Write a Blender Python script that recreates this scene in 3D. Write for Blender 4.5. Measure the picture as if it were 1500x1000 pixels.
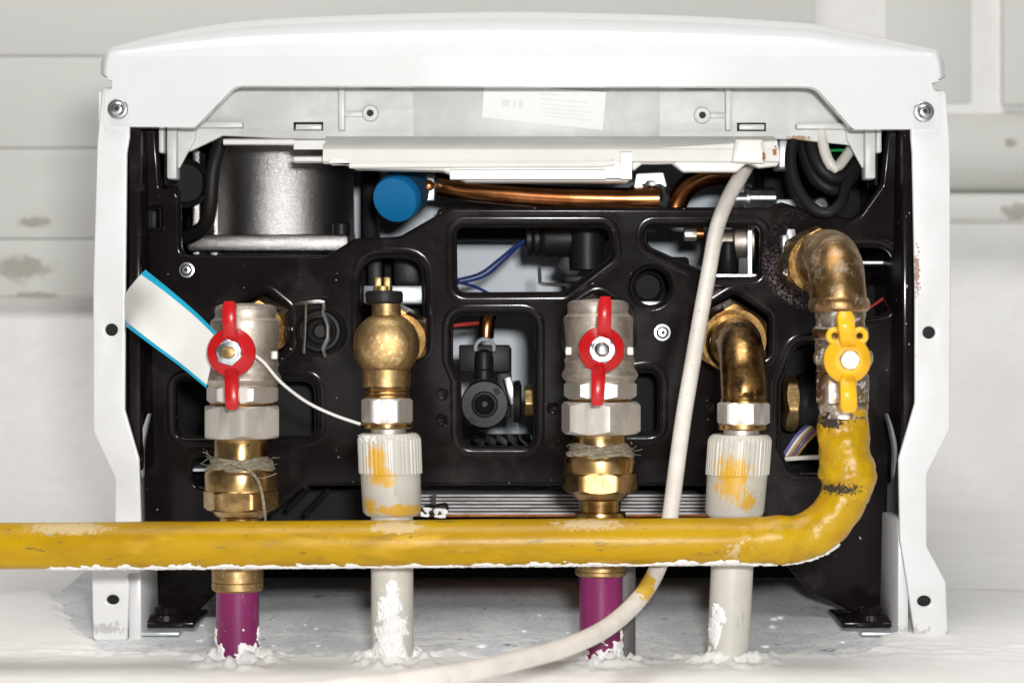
import bpy, bmesh, math, random
from mathutils import Vector, Matrix, noise
from mathutils.geometry import tessellate_polygon
PI = math.pi
random.seed(4)
for o in list(bpy.data.objects):
    bpy.data.objects.remove(o)
scn = bpy.context.scene
COL = scn.collection

# ------------------------------------------------------------------ camera, world, light, exposure
S = 0.00032          # metres for one reference unit at the depth of the black base plate (y = 0)
D = 0.90             # camera to base plate
cam_d = bpy.data.cameras.new('camera'); cam = bpy.data.objects.new('camera', cam_d); COL.objects.link(cam)
cam.location = (0, -D, 0); cam.rotation_euler = (PI/2, 0, 0)
cam_d.sensor_width = 36; cam_d.lens = 36*D/(1500*S)
cam_d.clip_start = 0.02; cam_d.clip_end = 50
cam_d.dof.use_dof = True; cam_d.dof.focus_distance = 0.86; cam_d.dof.aperture_fstop = 13.0
scn.camera = cam
W = bpy.data.worlds.new('World'); scn.world = W; W.use_nodes = True
W.node_tree.nodes['Background'].inputs[0].default_value = (1.0, 0.985, 0.95, 1)
W.node_tree.nodes['Background'].inputs[1].default_value = 0.11
def area(name, loc, target, size, power, col):
    l = bpy.data.lights.new(name, 'AREA'); l.shape = 'RECTANGLE'; l.size = size[0]; l.size_y = size[1]
    l.energy = power; l.color = col
    o = bpy.data.objects.new(name, l); COL.objects.link(o); o.location = loc
    o.rotation_euler = (Vector(target)-Vector(loc)).to_track_quat('-Z', 'Y').to_euler()
    return o
area('flash_lamp', (0.045, -0.93, 0.062), (0, 0, 0.0), (0.055, 0.035), 6.8, (1, 0.995, 0.99))
area('added_fill', (-0.05, -0.42, 1.35), (-0.05, -0.15, 0.0), (0.9, 0.7), 14.5, (1, 0.975, 0.94))  # added soft fill from overhead, brightens the wall and the background
scn.view_settings.view_transform = 'Standard'; scn.view_settings.look = 'None'
scn.view_settings.exposure = 0; scn.view_settings.gamma = 1
scn.render.engine = 'CYCLES'

# ------------------------------------------------------------------ helpers
def kf(y): return (D+y)/D
def P(px, py, y=0.0):
    s = S*kf(y); return Vector(((px-750)*s, y, (500-py)*s))
def LN(n, y=0.0): return n*S*kf(y)
ZF = -0.1425         # level of the plastered wall at the foot of the pipes
SL = 0.07            # the wall runs up a little away from the camera
def wz(y): return ZF+SL*(y+.075)

WORLD = {}
def link(name, data, loc, parent=None):
    o = bpy.data.objects.new(name, data); COL.objects.link(o); o.location = loc
    if parent is not None:
        o.parent = parent; o.matrix_parent_inverse = Matrix.Translation(-WORLD[parent])
    WORLD[o] = Vector(loc)
    return o
def thing(name, loc, label, cat, group=None):
    o = link(name, None, loc); o.empty_display_size = 0.02
    o['label'] = label; o['category'] = cat
    if group: o['group'] = group
    return o
class MB:
    def __init__(s): s.v = []; s.f = []
    def add(s, vs, fs):
        b = len(s.v); s.v += [Vector(v) for v in vs]; s.f += [tuple(i+b for i in f) for f in fs]; return s
    def build(s, name, mat, parent=None, ang=35):
        lo = Vector([min(v[i] for v in s.v) for i in range(3)]); hi = Vector([max(v[i] for v in s.v) for i in range(3)])
        c = (lo+hi)/2
        me = bpy.data.meshes.new(name); me.from_pydata([v-c for v in s.v], [], s.f)
        bm = bmesh.new(); bm.from_mesh(me); bmesh.ops.recalc_face_normals(bm, faces=bm.faces); bm.to_mesh(me); bm.free()
        fin(me, mat, ang)
        return link(name, me, c, parent)
def fin(me, mat, ang=35):
    me.materials.append(mat)
    me.polygons.foreach_set('use_smooth', [True]*len(me.polygons))
    me.set_sharp_from_angle(angle=math.radians(ang)); me.update()

def frame(axis):
    a = Vector(axis).normalized()
    t = Vector((1, 0, 0)) if abs(a.x) < 0.8 else Vector((0, 0, 1))
    u = (t-a*t.dot(a)).normalized(); return u, a.cross(u), a
def lathe(mb, o, axis, prof, n=48, fn=None):
    """prof: list of (radius, distance along axis); fn(angle)->factor for ribs"""
    u, w, a = frame(axis); o = Vector(o); vs = []; fs = []
    for (r, h) in prof:
        for i in range(n):
            t = 2*PI*i/n; rr = max(r, 1e-5)*(fn(t, h) if fn else 1)
            vs.append(o+a*h+(u*math.cos(t)+w*math.sin(t))*rr)
    m = len(prof)
    for j in range(m-1):
        for i in range(n):
            fs.append((j*n+i, j*n+(i+1) % n, (j+1)*n+(i+1) % n, (j+1)*n+i))
    fs.append(tuple(range(n))); fs.append(tuple((m-1)*n+i for i in range(n)))
    return mb.add(vs, fs)
def hexnut(mb, o, axis, R, h, rot=0, n=72, hole=0):
    u, w, a = frame(axis); o = Vector(o); ap = R*math.cos(PI/6); vs = []; fs = []
    rings = []
    for kind in range(4):
        for i in range(n):
            t = 2*PI*i/n; q = ((t+rot) % (PI/3))-PI/6
            r = min(ap/math.cos(q), R*0.985); c = (r-ap)*0.62
            rr, hh = ((ap*0.99, 0), (r, c+0.02*h), (r, h-c-0.02*h), (ap*0.99, h))[kind]
            vs.append(o+a*hh+(u*math.cos(t)+w*math.sin(t))*rr)
    for j in range(3):
        for i in range(n):
            fs.append((j*n+i, j*n+(i+1) % n, (j+1)*n+(i+1) % n, (j+1)*n+i))
    fs.append(tuple(range(n))); fs.append(tuple(3*n+i for i in range(n)))
    return mb.add(vs, fs)
def box(mb, c, s, rot=None, bev=0.0):
    c = Vector(c); bm = bmesh.new(); bmesh.ops.create_cube(bm, size=1)
    for v in bm.verts: v.co = Vector((v.co.x*s[0], v.co.y*s[1], v.co.z*s[2]))
    if bev: bmesh.ops.bevel(bm, geom=list(bm.edges), offset=bev, segments=2, affect='EDGES', profile=0.5)
    M = Matrix.Translation(c) @ (rot.to_4x4() if rot else Matrix.Identity(4))
    bm.transform(M); bm.verts.index_update()
    mb.add([v.co.copy() for v in bm.verts], [[v.index for v in f.verts] for f in bm.faces]); bm.free()
    return mb
def pbox(mb, x0, y0, x1, y1, ya, yb, bev=0.0):
    """box seen between reference columns x0..x1 and rows y0..y1 at its near depth ya, reaching back to yb"""
    a = P(x0, y0, ya); b = P(x1, y1, ya)
    return box(mb, ((a.x+b.x)/2, (ya+yb)/2, (a.z+b.z)/2), (abs(b.x-a.x), abs(yb-ya), abs(a.z-b.z)), None, bev)
def crom(pts, step):
    pts = [Vector(p) for p in pts]; out = []
    ext = [pts[0]*2-pts[1]]+pts+[pts[-1]*2-pts[-2]]
    for i in range(1, len(ext)-2):
        p0, p1, p2, p3 = ext[i-1:i+3]; n = max(2, int((p2-p1).length/step))
        for j in range(n):
            t = j/n
            out.append(0.5*((2*p1)+(p2-p0)*t+(2*p0-5*p1+4*p2-p3)*t*t+(3*p1-p0-3*p2+p3)*t**3))
    out.append(pts[-1]); return out
def tube(mb, pts, r, n=16, step=0.003, disp=None, smooth=True):
    """r: number or function of 0..1; disp(point)->extra radius"""
    path = crom(pts, step) if smooth else [Vector(p) for p in pts]
    m = len(path); u = None; vs = []; fs = []
    for i, p in enumerate(path):
        t = (path[min(i+1, m-1)]-path[max(i-1, 0)]).normalized()
        if u is None: u, _, _ = frame(t)
        u = (u-t*u.dot(t)).normalized(); w = t.cross(u)
        rr = r(i/(m-1)) if callable(r) else r
        for j in range(n):
            a = 2*PI*j/n; d = u*math.cos(a)+w*math.sin(a); q = p+d*rr
            if disp: q = q+d*disp(q)
            vs.append(q)
    for i in range(m-1):
        for j in range(n):
            fs.append((i*n+j, i*n+(j+1) % n, (i+1)*n+(j+1) % n, (i+1)*n+j))
    fs.append(tuple(range(n))); fs.append(tuple((m-1)*n+j for j in range(n)))
    mb.add(vs, fs); return path
def patch(mb, surf, mask, nu, nv, thick):
    """crust of uneven thickness on a surface: surf(u,v)->(point, normal); kept where mask(u,v)>0"""
    vs = []; keep = []; fs = []
    for i in range(nu+1):
        for j in range(nv+1):
            p, nrm = surf(i/nu, j/nv); m = mask(i/nu, j/nv)
            keep.append(m > 0); vs.append(Vector(p)+Vector(nrm)*(thick*min(m*4, 1)*(0.75+0.5*noise.noise(Vector(p)*900)) if m > 0 else -0.0002))
    for i in range(nu):
        for j in range(nv):
            q = (i*(nv+1)+j, (i+1)*(nv+1)+j, (i+1)*(nv+1)+j+1, i*(nv+1)+j+1)
            if any(keep[t] for t in q): fs.append(q)
    used = sorted({t for f in fs for t in f}); mp = {t: i for i, t in enumerate(used)}
    if used: mb.add([vs[t] for t in used], [tuple(mp[t] for t in f) for f in fs])
    return mb
def rpoly(pts, n=6):
    """rounded polygon: pts (px,py,radius)"""
    out = []; m = len(pts)
    for i in range(m):
        a = Vector(pts[i-1][:2]); b = Vector(pts[i][:2]); c = Vector(pts[(i+1) % m][:2]); r = pts[i][2] if len(pts[i]) > 2 else 0
        if r <= 0: out.append(tuple(b)); continue
        d1 = (a-b); d2 = (c-b); l1, l2 = d1.length, d2.length; d1.normalize(); d2.normalize()
        ang = d1.angle(d2); t = min(r/math.tan(ang/2), l1*0.48, l2*0.48)
        p1 = b+d1*t; p2 = b+d2*t
        for j in range(n+1):
            s = j/n; out.append(tuple(p1*(1-s)**2+b*2*s*(1-s)+p2*s*s))
    return out
def circ(cx, cy, rx, ry=None, n=32):
    ry = ry or rx; return [(cx+rx*math.cos(2*PI*i/n), cy+ry*math.sin(2*PI*i/n)) for i in range(n)]
TILT = 0.115
def flatten_normals(me, mind=0.9995, ref=None, keep=None):
    nv = [Vector((0, 0, 0)) for _ in me.vertices]; flat = {}
    big = max(p.area for p in me.polygons)
    for p in me.polygons:
        if ref is None and p.area == big: ref = p.normal.copy()
    for p in me.polygons:
        for i in p.vertices:
            nv[i] += p.normal*max(p.area, 1e-12)**.5
            if abs(p.normal.dot(ref)) > mind: flat[i] = p.normal.copy()
    me.normals_split_custom_set_from_vertices([flat.get(i, nv[i].normalized() if nv[i].length else Vector((0, 0, 1))) for i in range(len(nv))])
def sheet(name, outer, holes, y, thick, bev, mat, parent, ang=35, tilt=0.0):
    """flat plate with openings, standing at depth y (its near face), rolled edges"""
    cu = bpy.data.curves.new(name, 'CURVE'); cu.dimensions = '2D'; cu.fill_mode = 'BOTH'
    cu.extrude = max(thick/2-bev, 0.00001); cu.bevel_depth = bev; cu.bevel_resolution = 4; cu.offset = -bev
    for ring in [outer]+holes:
        sp = cu.splines.new('POLY'); sp.points.add(len(ring)-1); sp.use_cyclic_u = True
        for q, (px, py) in zip(sp.points, ring):
            w = P(px, py, y); q.co = (w.x, w.z, 0, 1)
    tmp = bpy.data.objects.new('tmp', cu); COL.objects.link(tmp)
    me = bpy.data.meshes.new_from_object(tmp.evaluated_get(bpy.context.evaluated_depsgraph_get()))
    bpy.data.objects.remove(tmp); bpy.data.curves.remove(cu)
    mb = MB(); mb.v = [Vector((v.co.x, y+thick/2-v.co.z, v.co.y)) for v in me.vertices]; mb.f = [tuple(p.vertices) for p in me.polygons]
    bpy.data.meshes.remove(me)
    bm = bmesh.new(); vv = [bm.verts.new(v) for v in mb.v]
    for f in mb.f:
        try: bm.faces.new([vv[i] for i in f])
        except ValueError: pass
    bmesh.ops.remove_doubles(bm, verts=bm.verts, dist=1e-6); bm.verts.index_update()
    mb.v = [v.co.copy() for v in bm.verts]; mb.f = [tuple(v.index for v in f.verts) for f in bm.faces]; bm.free()
    for v in mb.v: v.y -= tilt*v.z
    o = mb.build(name, mat, parent, 180 if tilt else ang)
    if tilt: flatten_normals(o.data)
    return o
def PT(px, py, y=0.0):
    q = P(px, py, y); q.y -= TILT*q.z; return q

# ------------------------------------------------------------------ materials
class Mat:
    def __init__(s, name, col, rough=0.5, metal=0.0, **kw):
        s.m = bpy.data.materials.new(name); s.m.use_nodes = True; s.nt = s.m.node_tree; s.N = s.nt.nodes; s.L = s.nt.links
        s.b = s.N['Principled BSDF']; s.b.inputs['Base Color'].default_value = (*col, 1); s.b.inputs['Roughness'].default_value = rough
        s.b.inputs['Metallic'].default_value = metal; s.col = None; s.c0 = col
        for k_, v in kw.items(): s.b.inputs[k_.replace('_', ' ')].default_value = v
        s.pos = s.N.new('ShaderNodeNewGeometry').outputs['Position']
    def noise(s, scale, detail=4, rough=0.6, stretch=None):
        n = s.N.new('ShaderNodeTexNoise'); n.inputs['Scale'].default_value = scale; n.inputs['Detail'].default_value = detail; n.inputs['Roughness'].default_value = rough
        src = s.pos
        if stretch:
            vm = s.N.new('ShaderNodeVectorMath'); vm.operation = 'MULTIPLY'; vm.inputs[1].default_value = stretch; s.L.new(src, vm.inputs[0]); src = vm.outputs[0]
        s.L.new(src, n.inputs['Vector']); return n.outputs['Fac']
    def rng(s, sock, a, b, c=0, d=1):
        r = s.N.new('ShaderNodeMapRange'); r.inputs[1].default_value = a; r.inputs[2].default_value = b; r.inputs[3].default_value = c; r.inputs[4].default_value = d
        r.interpolation_type = 'SMOOTHSTEP'; s.L.new(sock, r.inputs[0]); return r.outputs[0]
    def math(s, op, a, b):
        n = s.N.new('ShaderNodeMath'); n.operation = op
        for i, x in enumerate((a, b)):
            if isinstance(x, (int, float)): n.inputs[i].default_value = x
            else: s.L.new(x, n.inputs[i])
        return n.outputs[0]
    def mix(s, fac, col):
        n = s.N.new('ShaderNodeMix'); n.data_type = 'RGBA'
        s.L.new(fac, n.inputs[0])
        if s.col: s.L.new(s.col, n.inputs[6])
        else: n.inputs[6].default_value = (*s.c0, 1)
        n.inputs[7].default_value = (*col, 1); s.col = n.outputs[2]; s.L.new(s.col, s.b.inputs['Base Color']); return s
    def vary(s, scale, col, a=0.4, b=0.65, detail=4, stretch=None):
        return s.mix(s.rng(s.noise(scale, detail, 0.6, stretch), a, b), col)
    def blotch(s, c, rad, nscale, thr=0.15, soft=0.05, amp=0.6, stretch=None):
        v = s.N.new('ShaderNodeVectorMath'); v.operation = 'SUBTRACT'; s.L.new(s.pos, v.inputs[0]); v.inputs[1].default_value = c
        d = s.N.new('ShaderNodeVectorMath'); d.operation = 'DIVIDE'; s.L.new(v.outputs[0], d.inputs[0]); d.inputs[1].default_value = rad
        l = s.N.new('ShaderNodeVectorMath'); l.operation = 'LENGTH'; s.L.new(d.outputs[0], l.inputs[0])
        n = s.noise(nscale, 5, 0.65, stretch)
        return s.rng(s.math('SUBTRACT', n, s.math('MULTIPLY', l.outputs['Value'], amp)), thr-soft, thr+soft)
    def rvar(s, scale, lo, hi, stretch=None):
        s.L.new(s.rng(s.noise(scale, 4, 0.6, stretch), 0.3, 0.7, lo, hi), s.b.inputs['Roughness']); return s
    def rmix(s, fac, val):
        n = s.N.new('ShaderNodeMix'); s.L.new(fac, n.inputs[0]); i = s.b.inputs['Roughness']
        if i.is_linked: s.L.new(i.links[0].from_socket, n.inputs[2])
        else: n.inputs[2].default_value = i.default_value
        n.inputs[3].default_value = val; s.L.new(n.outputs[0], i); return s
    def mmix(s, fac, val):
        n = s.N.new('ShaderNodeMix'); s.L.new(fac, n.inputs[0]); i = s.b.inputs['Metallic']
        n.inputs[2].default_value = i.default_value; n.inputs[3].default_value = val; s.L.new(n.outputs[0], i); return s
    def bump(s, scale, strength, dist=0.0004, detail=4, stretch=None):
        b = s.N.new('ShaderNodeBump'); b.inputs['Strength'].default_value = strength; b.inputs['Distance'].default_value = dist
        s.L.new(s.noise(scale, detail, 0.6, stretch), b.inputs['Height'])
        i = s.b.inputs['Normal']
        if i.is_linked: s.L.new(i.links[0].from_socket, b.inputs['Normal'])
        s.L.new(b.outputs[0], i); return s

M = {}
w_ = Mat('white_enamel', (0.67, 0.675, 0.685), 0.12).vary(60, (0.655, 0.66, 0.665)).vary(16, (0.64, 0.645, 0.645), .5, .75).bump(700, 0.02)
M['enamel'] = w_.m
f_ = Mat('white_sheet_steel', (0.69, 0.69, 0.695), 0.28).vary(50, (0.66, 0.66, 0.66)).vary(14, (0.63, 0.63, 0.625), .5, .75).bump(800, 0.03)
rf = P(1344, 395, -.032)
fac = f_.blotch(rf, (0.0026, 0.02, 0.022), 700, 0.30, 0.06, 0.45); f_.mix(f_.math('MULTIPLY', fac, .8), (0.26, 0.11, 0.055)).rmix(fac, 0.8)
for c in ((1333, 925), (158, 920)):
    fac = f_.blotch(P(*c, -.032), (0.02, 0.02, 0.006), 600, 0.33, 0.06, 0.5); f_.mix(f_.math('MULTIPLY', fac, .7), (0.38, 0.37, 0.35))
fac = f_.rng(f_.noise(260, 3, 0.5), 0.735, 0.76); f_.mix(fac, (0.35, 0.25, 0.18))
M['sheet'] = f_.m
b_ = Mat('black_enamel', (0.008, 0.0058, 0.0061), 0.16, Specular_IOR_Level=0.13).vary(40, (0.0105, 0.0076, 0.008)).rvar(90, 0.12, 0.17).bump(1500, 0.05, 0.0002)
g = P(1195, 372, 0); v = b_.N.new('ShaderNodeVectorMath'); v.operation = 'DISTANCE'; b_.L.new(b_.pos, v.inputs[0]); v.inputs[1].default_value = g
ring = b_.math('SUBTRACT', 1.0, b_.math('MULTIPLY', b_.math('ABSOLUTE', b_.math('SUBTRACT', v.outputs['Value'], 0.0215), 0), 160))
low = b_.N.new('ShaderNodeSeparateXYZ'); b_.L.new(b_.pos, low.inputs[0])
side = b_.math('MULTIPLY', b_.rng(low.outputs[0], g.x-0.008, g.x-0.001, 1, 0), b_.rng(low.outputs[2], P(0, 410).z, P(0, 350).z, 1, .12))
fac = b_.math('MULTIPLY', b_.math('MULTIPLY', b_.rng(ring, 0.0, 0.5), side), b_.rng(b_.noise(900, 5, 0.7), 0.46, 0.66)); b_.mix(fac, (0.20, 0.155, 0.155)).rmix(fac, 0.8)
fac = b_.math('MULTIPLY', b_.rng(b_.noise(28, 6, .7), .5, .8), .10); b_.mix(fac, (.25, .22, .21))
fac = b_.rng(b_.noise(420, 2, 0.5), 0.755, 0.775); b_.mix(fac, (0.45, 0.43, 0.42)).rmix(fac, 0.8)
M['black'] = b_.m
M['black_in'] = Mat('black_steel_and_shade', (0.007, 0.006, 0.006), 0.6, Specular_IOR_Level=0.15).m  # inner steel, and the added backings that darken the interior
M['rubber'] = Mat('black_rubber', (0.010, 0.009, 0.009), 0.5, Specular_IOR_Level=0.25).bump(900, 0.08).m
M['bplast'] = Mat('black_plastic', (0.011, 0.010, 0.010), 0.45, Specular_IOR_Level=0.25).bump(1200, 0.06).m
t_ = Mat('milky_plastic', (0.59, 0.60, 0.575), 0.42, Subsurface_Weight=0.25, Subsurface_Scale=0.004).vary(90, (0.66, 0.67, 0.645)).vary(30, (0.54, 0.55, 0.525)).bump(300, 0.05)
t_.b.inputs['Subsurface Radius'].default_value = (1, 1, 1)
fac = t_.blotch(P(1170, 203, -.006), (0.008, 0.03, 0.0025), 500, 0.12, 0.08); t_.mix(fac, (0.30, 0.16, 0.07)); M['milky'] = t_.m
t_ = Mat('white_plastic', (0.72, 0.71, 0.67), 0.3).vary(60, (0.68, 0.67, 0.63)).bump(400, 0.03)
for c in ((1121, 228), (1138, 220)):
    fac = t_.blotch(P(*c, -.03), (0.0016, 0.02, 0.004), 700, 0.12, 0.06); t_.mix(fac, (0.35, 0.15, 0.05))
M['wplast'] = t_.m
M['nickel'] = Mat('matte_nickel', (0.52, 0.46, 0.40), 0.48, 0.95).vary(120, (0.40, 0.35, 0.295)).vary(600, (0.60, 0.55, 0.48), .55, .68).rvar(200, 0.46, 0.58).bump(1800, 0.3, 0.0003, 2).m
M['nickel_s'] = Mat('machined_nickel', (0.66, 0.62, 0.57), 0.5, 0.85).vary(150, (0.56, 0.52, 0.47)).rvar(150, 0.45, 0.58).bump(2500, 0.15, 0.0002, 2).m
br = Mat('turned_brass', (0.50, 0.325, 0.14), 0.28, 1).vary(110, (0.36, 0.22, 0.085)).rvar(120, 0.2, 0.36).bump(400, 0.08, 0.0002, 3, (1, 1, 12)); br.vary(300, (0.22, 0.12, 0.05), 0.62, 0.72); M['brass'] = br.m
M['brass_c'] = Mat('cast_brass', (0.39, 0.26, 0.115), 0.46, 1).vary(130, (0.30, 0.19, 0.08)).vary(500, (0.46, 0.335, 0.17), 0.5, 0.62).bump(1700, 0.22, 0.0003, 2).m
M['brass_n'] = Mat('stamped_brass', (0.36, 0.22, 0.08), 0.27, 1).vary(130, (0.24, 0.14, 0.05)).rvar(200, 0.2, 0.34).bump(900, 0.15).m
ob = Mat('tarnished_brass', (0.27, 0.155, 0.055), 0.36, 1).vary(110, (0.15, 0.085, 0.035), 0.4, 0.62).vary(420, (0.40, 0.27, 0.12), 0.56, 0.7).rvar(200, 0.2, 0.42).bump(900, 0.12, 0.0003); M['brass_o'] = ob.m
gb = Mat('scaled_brass', (0.36, 0.22, 0.085), 0.38, 1).vary(110, (0.22, 0.125, 0.05), 0.4, 0.6)
fac = gb.math('MULTIPLY', gb.rng(gb.noise(140, 6, 0.7), 0.44, 0.70), gb.rng(gb.noise(1200, 3, 0.6), 0.3, 0.7)); gb.mix(fac, (0.46, 0.40, 0.35)).rmix(fac, 0.65).mmix(fac, 0.2); gb.vary(700, (0.10, 0.055, 0.03), 0.66, 0.74); gb.bump(800, 0.25, 0.0004)
M['brass_g'] = gb.m
gv = Mat('worn_nickel', (0.50, 0.44, 0.38), 0.36, 1).vary(160, (0.36, 0.24, 0.12), 0.5, 0.6).vary(500, (0.16, 0.10, 0.06), 0.62, 0.72)
fac = gv.rng(gv.noise(260, 5, 0.7), 0.54, 0.64); gv.mix(fac, (0.52, 0.48, 0.44)).rmix(fac, 0.7).mmix(fac, 0.2); gv.bump(900, 0.3, 0.0004); M['worn'] = gv.m
M['copper'] = Mat('copper', (0.60, 0.24, 0.09), 0.26, 1).vary(90, (0.38, 0.13, 0.045)).bump(500, 0.05).m
M['steel'] = Mat('zinc_steel', (0.60, 0.62, 0.63), 0.28, 1).vary(300, (0.45, 0.47, 0.48)).bump(1500, 0.1).m
M['galv'] = Mat('galvanised_sheet', (0.62, 0.65, 0.68), 0.35, 0.6).vary(150, (0.5, 0.53, 0.56)).m
a_ = Mat('sandblasted_aluminium', (0.54, 0.515, 0.50), 0.31, 1).bump(3200, 0.55, 0.0003, 1); a_.vary(2600, (0.28, 0.265, 0.26), 0.45, 0.6, 2); M['alu'] = a_.m
pp = Mat('purple_plastic', (0.18, 0.006, 0.085), 0.3).vary(60, (0.15, 0.005, 0.07)).vary(350, (0.24, 0.06, 0.15), .62, .75, 4, (1, 1, .2)).bump(500, 0.04)
fac = pp.rng(pp.noise(420, 4, 0.6, (1, 1, .4)), 0.70, 0.73); pp.mix(fac, (0.75, 0.72, 0.72)); M['purple'] = pp.m
gp = Mat('grey_plastic', (0.52, 0.50, 0.445), 0.38).vary(70, (0.48, 0.46, 0.41)).bump(700, 0.06)
for c, rad, th, st in (((552, 678), (.0042, .03, .0085), .20, (1, 1, .22)), ((560, 700), (.007, .03, .006), .26, (1, 1, .5)), ((585, 748), (.011, .03, .0026), .16, (.4, 1, 1)), ((540, 742), (.003, .03, .004), .2, (1, 1, .4)),
        ((1076, 688), (.0085, .03, .007), .24, (1, 1, .25)), ((1072, 712), (.0085, .03, .008), .24, (1, 1, .3)), ((1095, 735), (.006, .03, .005), .27, (1, 1, .5))):
    fac = gp.blotch(P(*c, -.088), rad, 700, th, .09, .35, st); gp.mix(gp.math('MULTIPLY', fac, .9), (.62, .34, .012))
fac = gp.rng(gp.noise(240, 4, .6, (1, 1, .3)), .62, .74); gp.mix(gp.math('MULTIPLY', fac, .5), (.30, .27, .22))
M['gplast'] = gp.m
y_ = Mat('yellow_paint', (0.44, 0.255, 0.002), 0.34, Specular_IOR_Level=0.22).vary(45, (0.36, 0.20, 0.002), 0.4, 0.65, 4, (0.4, 1, 1))
y_.vary(180, (0.30, 0.17, 0.015), 0.52, 0.75, 5, (0.25, 1, 1)).vary(90, (0.55, 0.32, 0.03), 0.55, 0.75, 4, (0.3, 1, 1)).bump(160, 0.16, 0.0008).bump(420, .18, .0005, 4, (.12, 1, 1)).bump(1100, 0.08)
fac = y_.math('MULTIPLY', y_.rng(y_.noise(420, 3, 0.5, (0.3, 1, 1)), 0.66, 0.70), 0.8); y_.mix(fac, (0.16, 0.13, 0.03))
for c, rad in (((862, 768), (0.018, 0.012, 0.0028)), ((1118, 806), (0.016, 0.02, 0.006)), ((95, 774), (0.02, 0.02, 0.003)), ((580, 773), (0.012, 0.02, 0.003))):
    fac = y_.blotch(P(*c, -.113), rad, 500, 0.10, 0.10, 0.5); y_.mix(y_.math('MULTIPLY', fac, 0.55), (0.62, 0.52, 0.36)).rmix(fac, 0.6)
M['yellow'] = y_.m
y2 = Mat('yellow_brushed_paint', (0.45, 0.27, 0.003), 0.32, Specular_IOR_Level=0.28).vary(90, (0.39, 0.21, 0.005)).vary(220, (0.33, 0.22, 0.02), 0.56, 0.7).bump(350, 0.3, 0.0008).bump(1100, 0.12)
fac = y2.rng(y2.noise(650, 3, 0.6), 0.68, 0.71); y2.mix(fac, (0.06, 0.04, 0.015))
fac = y2.blotch(P(1216, 612, -.112), (0.008, 0.02, 0.007), 600, 0.20, 0.03, 0.45); y2.mix(fac, (0.03, 0.02, 0.018)).rmix(fac, 0.7)
fac = y2.blotch(P(1228, 716, -.112), (0.013, 0.02, 0.0036), 900, 0.30, 0.03, 0.35); y2.mix(fac, (0.04, 0.03, 0.015)).rmix(fac, 0.7)
M['yjoint'] = y2.m
M['red'] = Mat('red_enamel', (0.43, 0.007, 0.009), 0.28, Specular_IOR_Level=0.35).vary(150, (0.42, 0.009, 0.012)).vary(500, (0.30, 0.02, 0.02), .64, .72).bump(300, 0.1).m
M['yhandle'] = Mat('yellow_enamel', (0.78, 0.42, 0.012), 0.3, Specular_IOR_Level=0.35).vary(120, (0.72, 0.38, 0.016)).bump(500, 0.06).m
cb = Mat('white_cable_jacket', (0.70, 0.65, 0.60), 0.4).vary(70, (0.62, 0.575, 0.52)).bump(600, 0.06)
fac = cb.blotch(P(945, 858, -.105), (0.006, 0.02, 0.009), 500, 0.14, 0.04, 0.5); cb.mix(fac, (0.62, 0.38, 0.03))
fac = cb.rng(cb.noise(330, 3, 0.6), 0.69, 0.72); cb.mix(fac, (0.35, 0.32, 0.28)); M['cable'] = cb.m
M['bluecap'] = Mat('blue_plastic', (0.004, 0.155, 0.37), 0.35).bump(600, 0.05).m
M['bluedk'] = Mat('dark_blue_ribbed_plastic', (0.012, 0.05, 0.10), 0.4).m
M['paper'] = Mat('white_card', (0.80, 0.80, 0.76), 0.55).vary(60, (0.77, 0.77, 0.73)).m
M['cyan'] = Mat('cyan_ink', (0.01, 0.36, 0.56), 0.5).m
M['hemp'] = Mat('hemp_fibre', (0.20, 0.17, 0.12), 0.8).vary(500, (0.32, 0.275, 0.20)).bump(1500, 0.6, 0.0006, 3, (1, 1, 6)).m
M['plaster'] = Mat('white_plaster', (0.89, 0.885, 0.87), 0.75).vary(70, (0.86, 0.85, 0.83)).vary(9, (.84, .83, .81), .45, .7).bump(350, 0.25, 0.0008).bump(1500, .2, .0004).m
M['drip'] = Mat('dried_plaster', (0.80, 0.79, 0.775), 0.7).vary(250, (0.72, 0.71, 0.69)).bump(700, 0.3, 0.0006).m
M['ypaint'] = Mat('yellow_smear', (0.68, 0.40, 0.02), 0.4).vary(500, (0.62, 0.45, 0.15)).m
cn = Mat('grey_concrete', (0.62, 0.645, 0.67), 0.8).vary(60, (0.72, 0.74, 0.75)).vary(400, (0.48, 0.495, 0.51), 0.5, 0.7).vary(150, (0.72, 0.73, 0.73), 0.60, 0.72).vary(90, (0.27, 0.28, 0.29), 0.66, 0.69)
sy = cn.N.new('ShaderNodeSeparateXYZ'); cn.L.new(cn.pos, sy.inputs[0])
fac = cn.math('MULTIPLY', cn.rng(sy.outputs[1], .03, -.045), cn.rng(cn.noise(75, 6, .7, (.8, 1, 1)), .50, .6)); cn.mix(fac, (.84, .83, .81)); cn.bump(500, 0.3, 0.0008); M['concrete'] = cn.m
pl = Mat('painted_timber', (0.72, 0.72, 0.69), 0.55).vary(12, (0.68, 0.68, 0.65), 0.4, 0.6, 4, (0.2, 1, 1)).bump(60, 0.2, 0.002)
for c, rad in (((28, 392), (0.028, 0.05, 0.013)), ((52, 325), (0.014, 0.05, 0.006)), ((1488, 310), (0.018, 0.05, 0.008)), ((52, 433), (0.03, 0.05, 0.003)), ((1478, 210), (0.006, 0.05, 0.005))):
    fac = pl.blotch(P(*c, .56), rad, 110, 0.16, 0.14, 0.5); pl.mix(pl.math('MULTIPLY', fac, 0.6), (0.26, 0.22, 0.16))
M['plank'] = pl.m
M['panel'] = Mat('pale_blue_panel', (0.42, 0.47, 0.52), 0.4).vary(40, (0.40, 0.45, 0.50)).m
M['wire_blue'] = Mat('blue_wire', (0.006, 0.03, 0.16), 0.4).m
M['wire_red'] = Mat('red_wire', (0.40, 0.04, 0.03), 0.4).m
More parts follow.
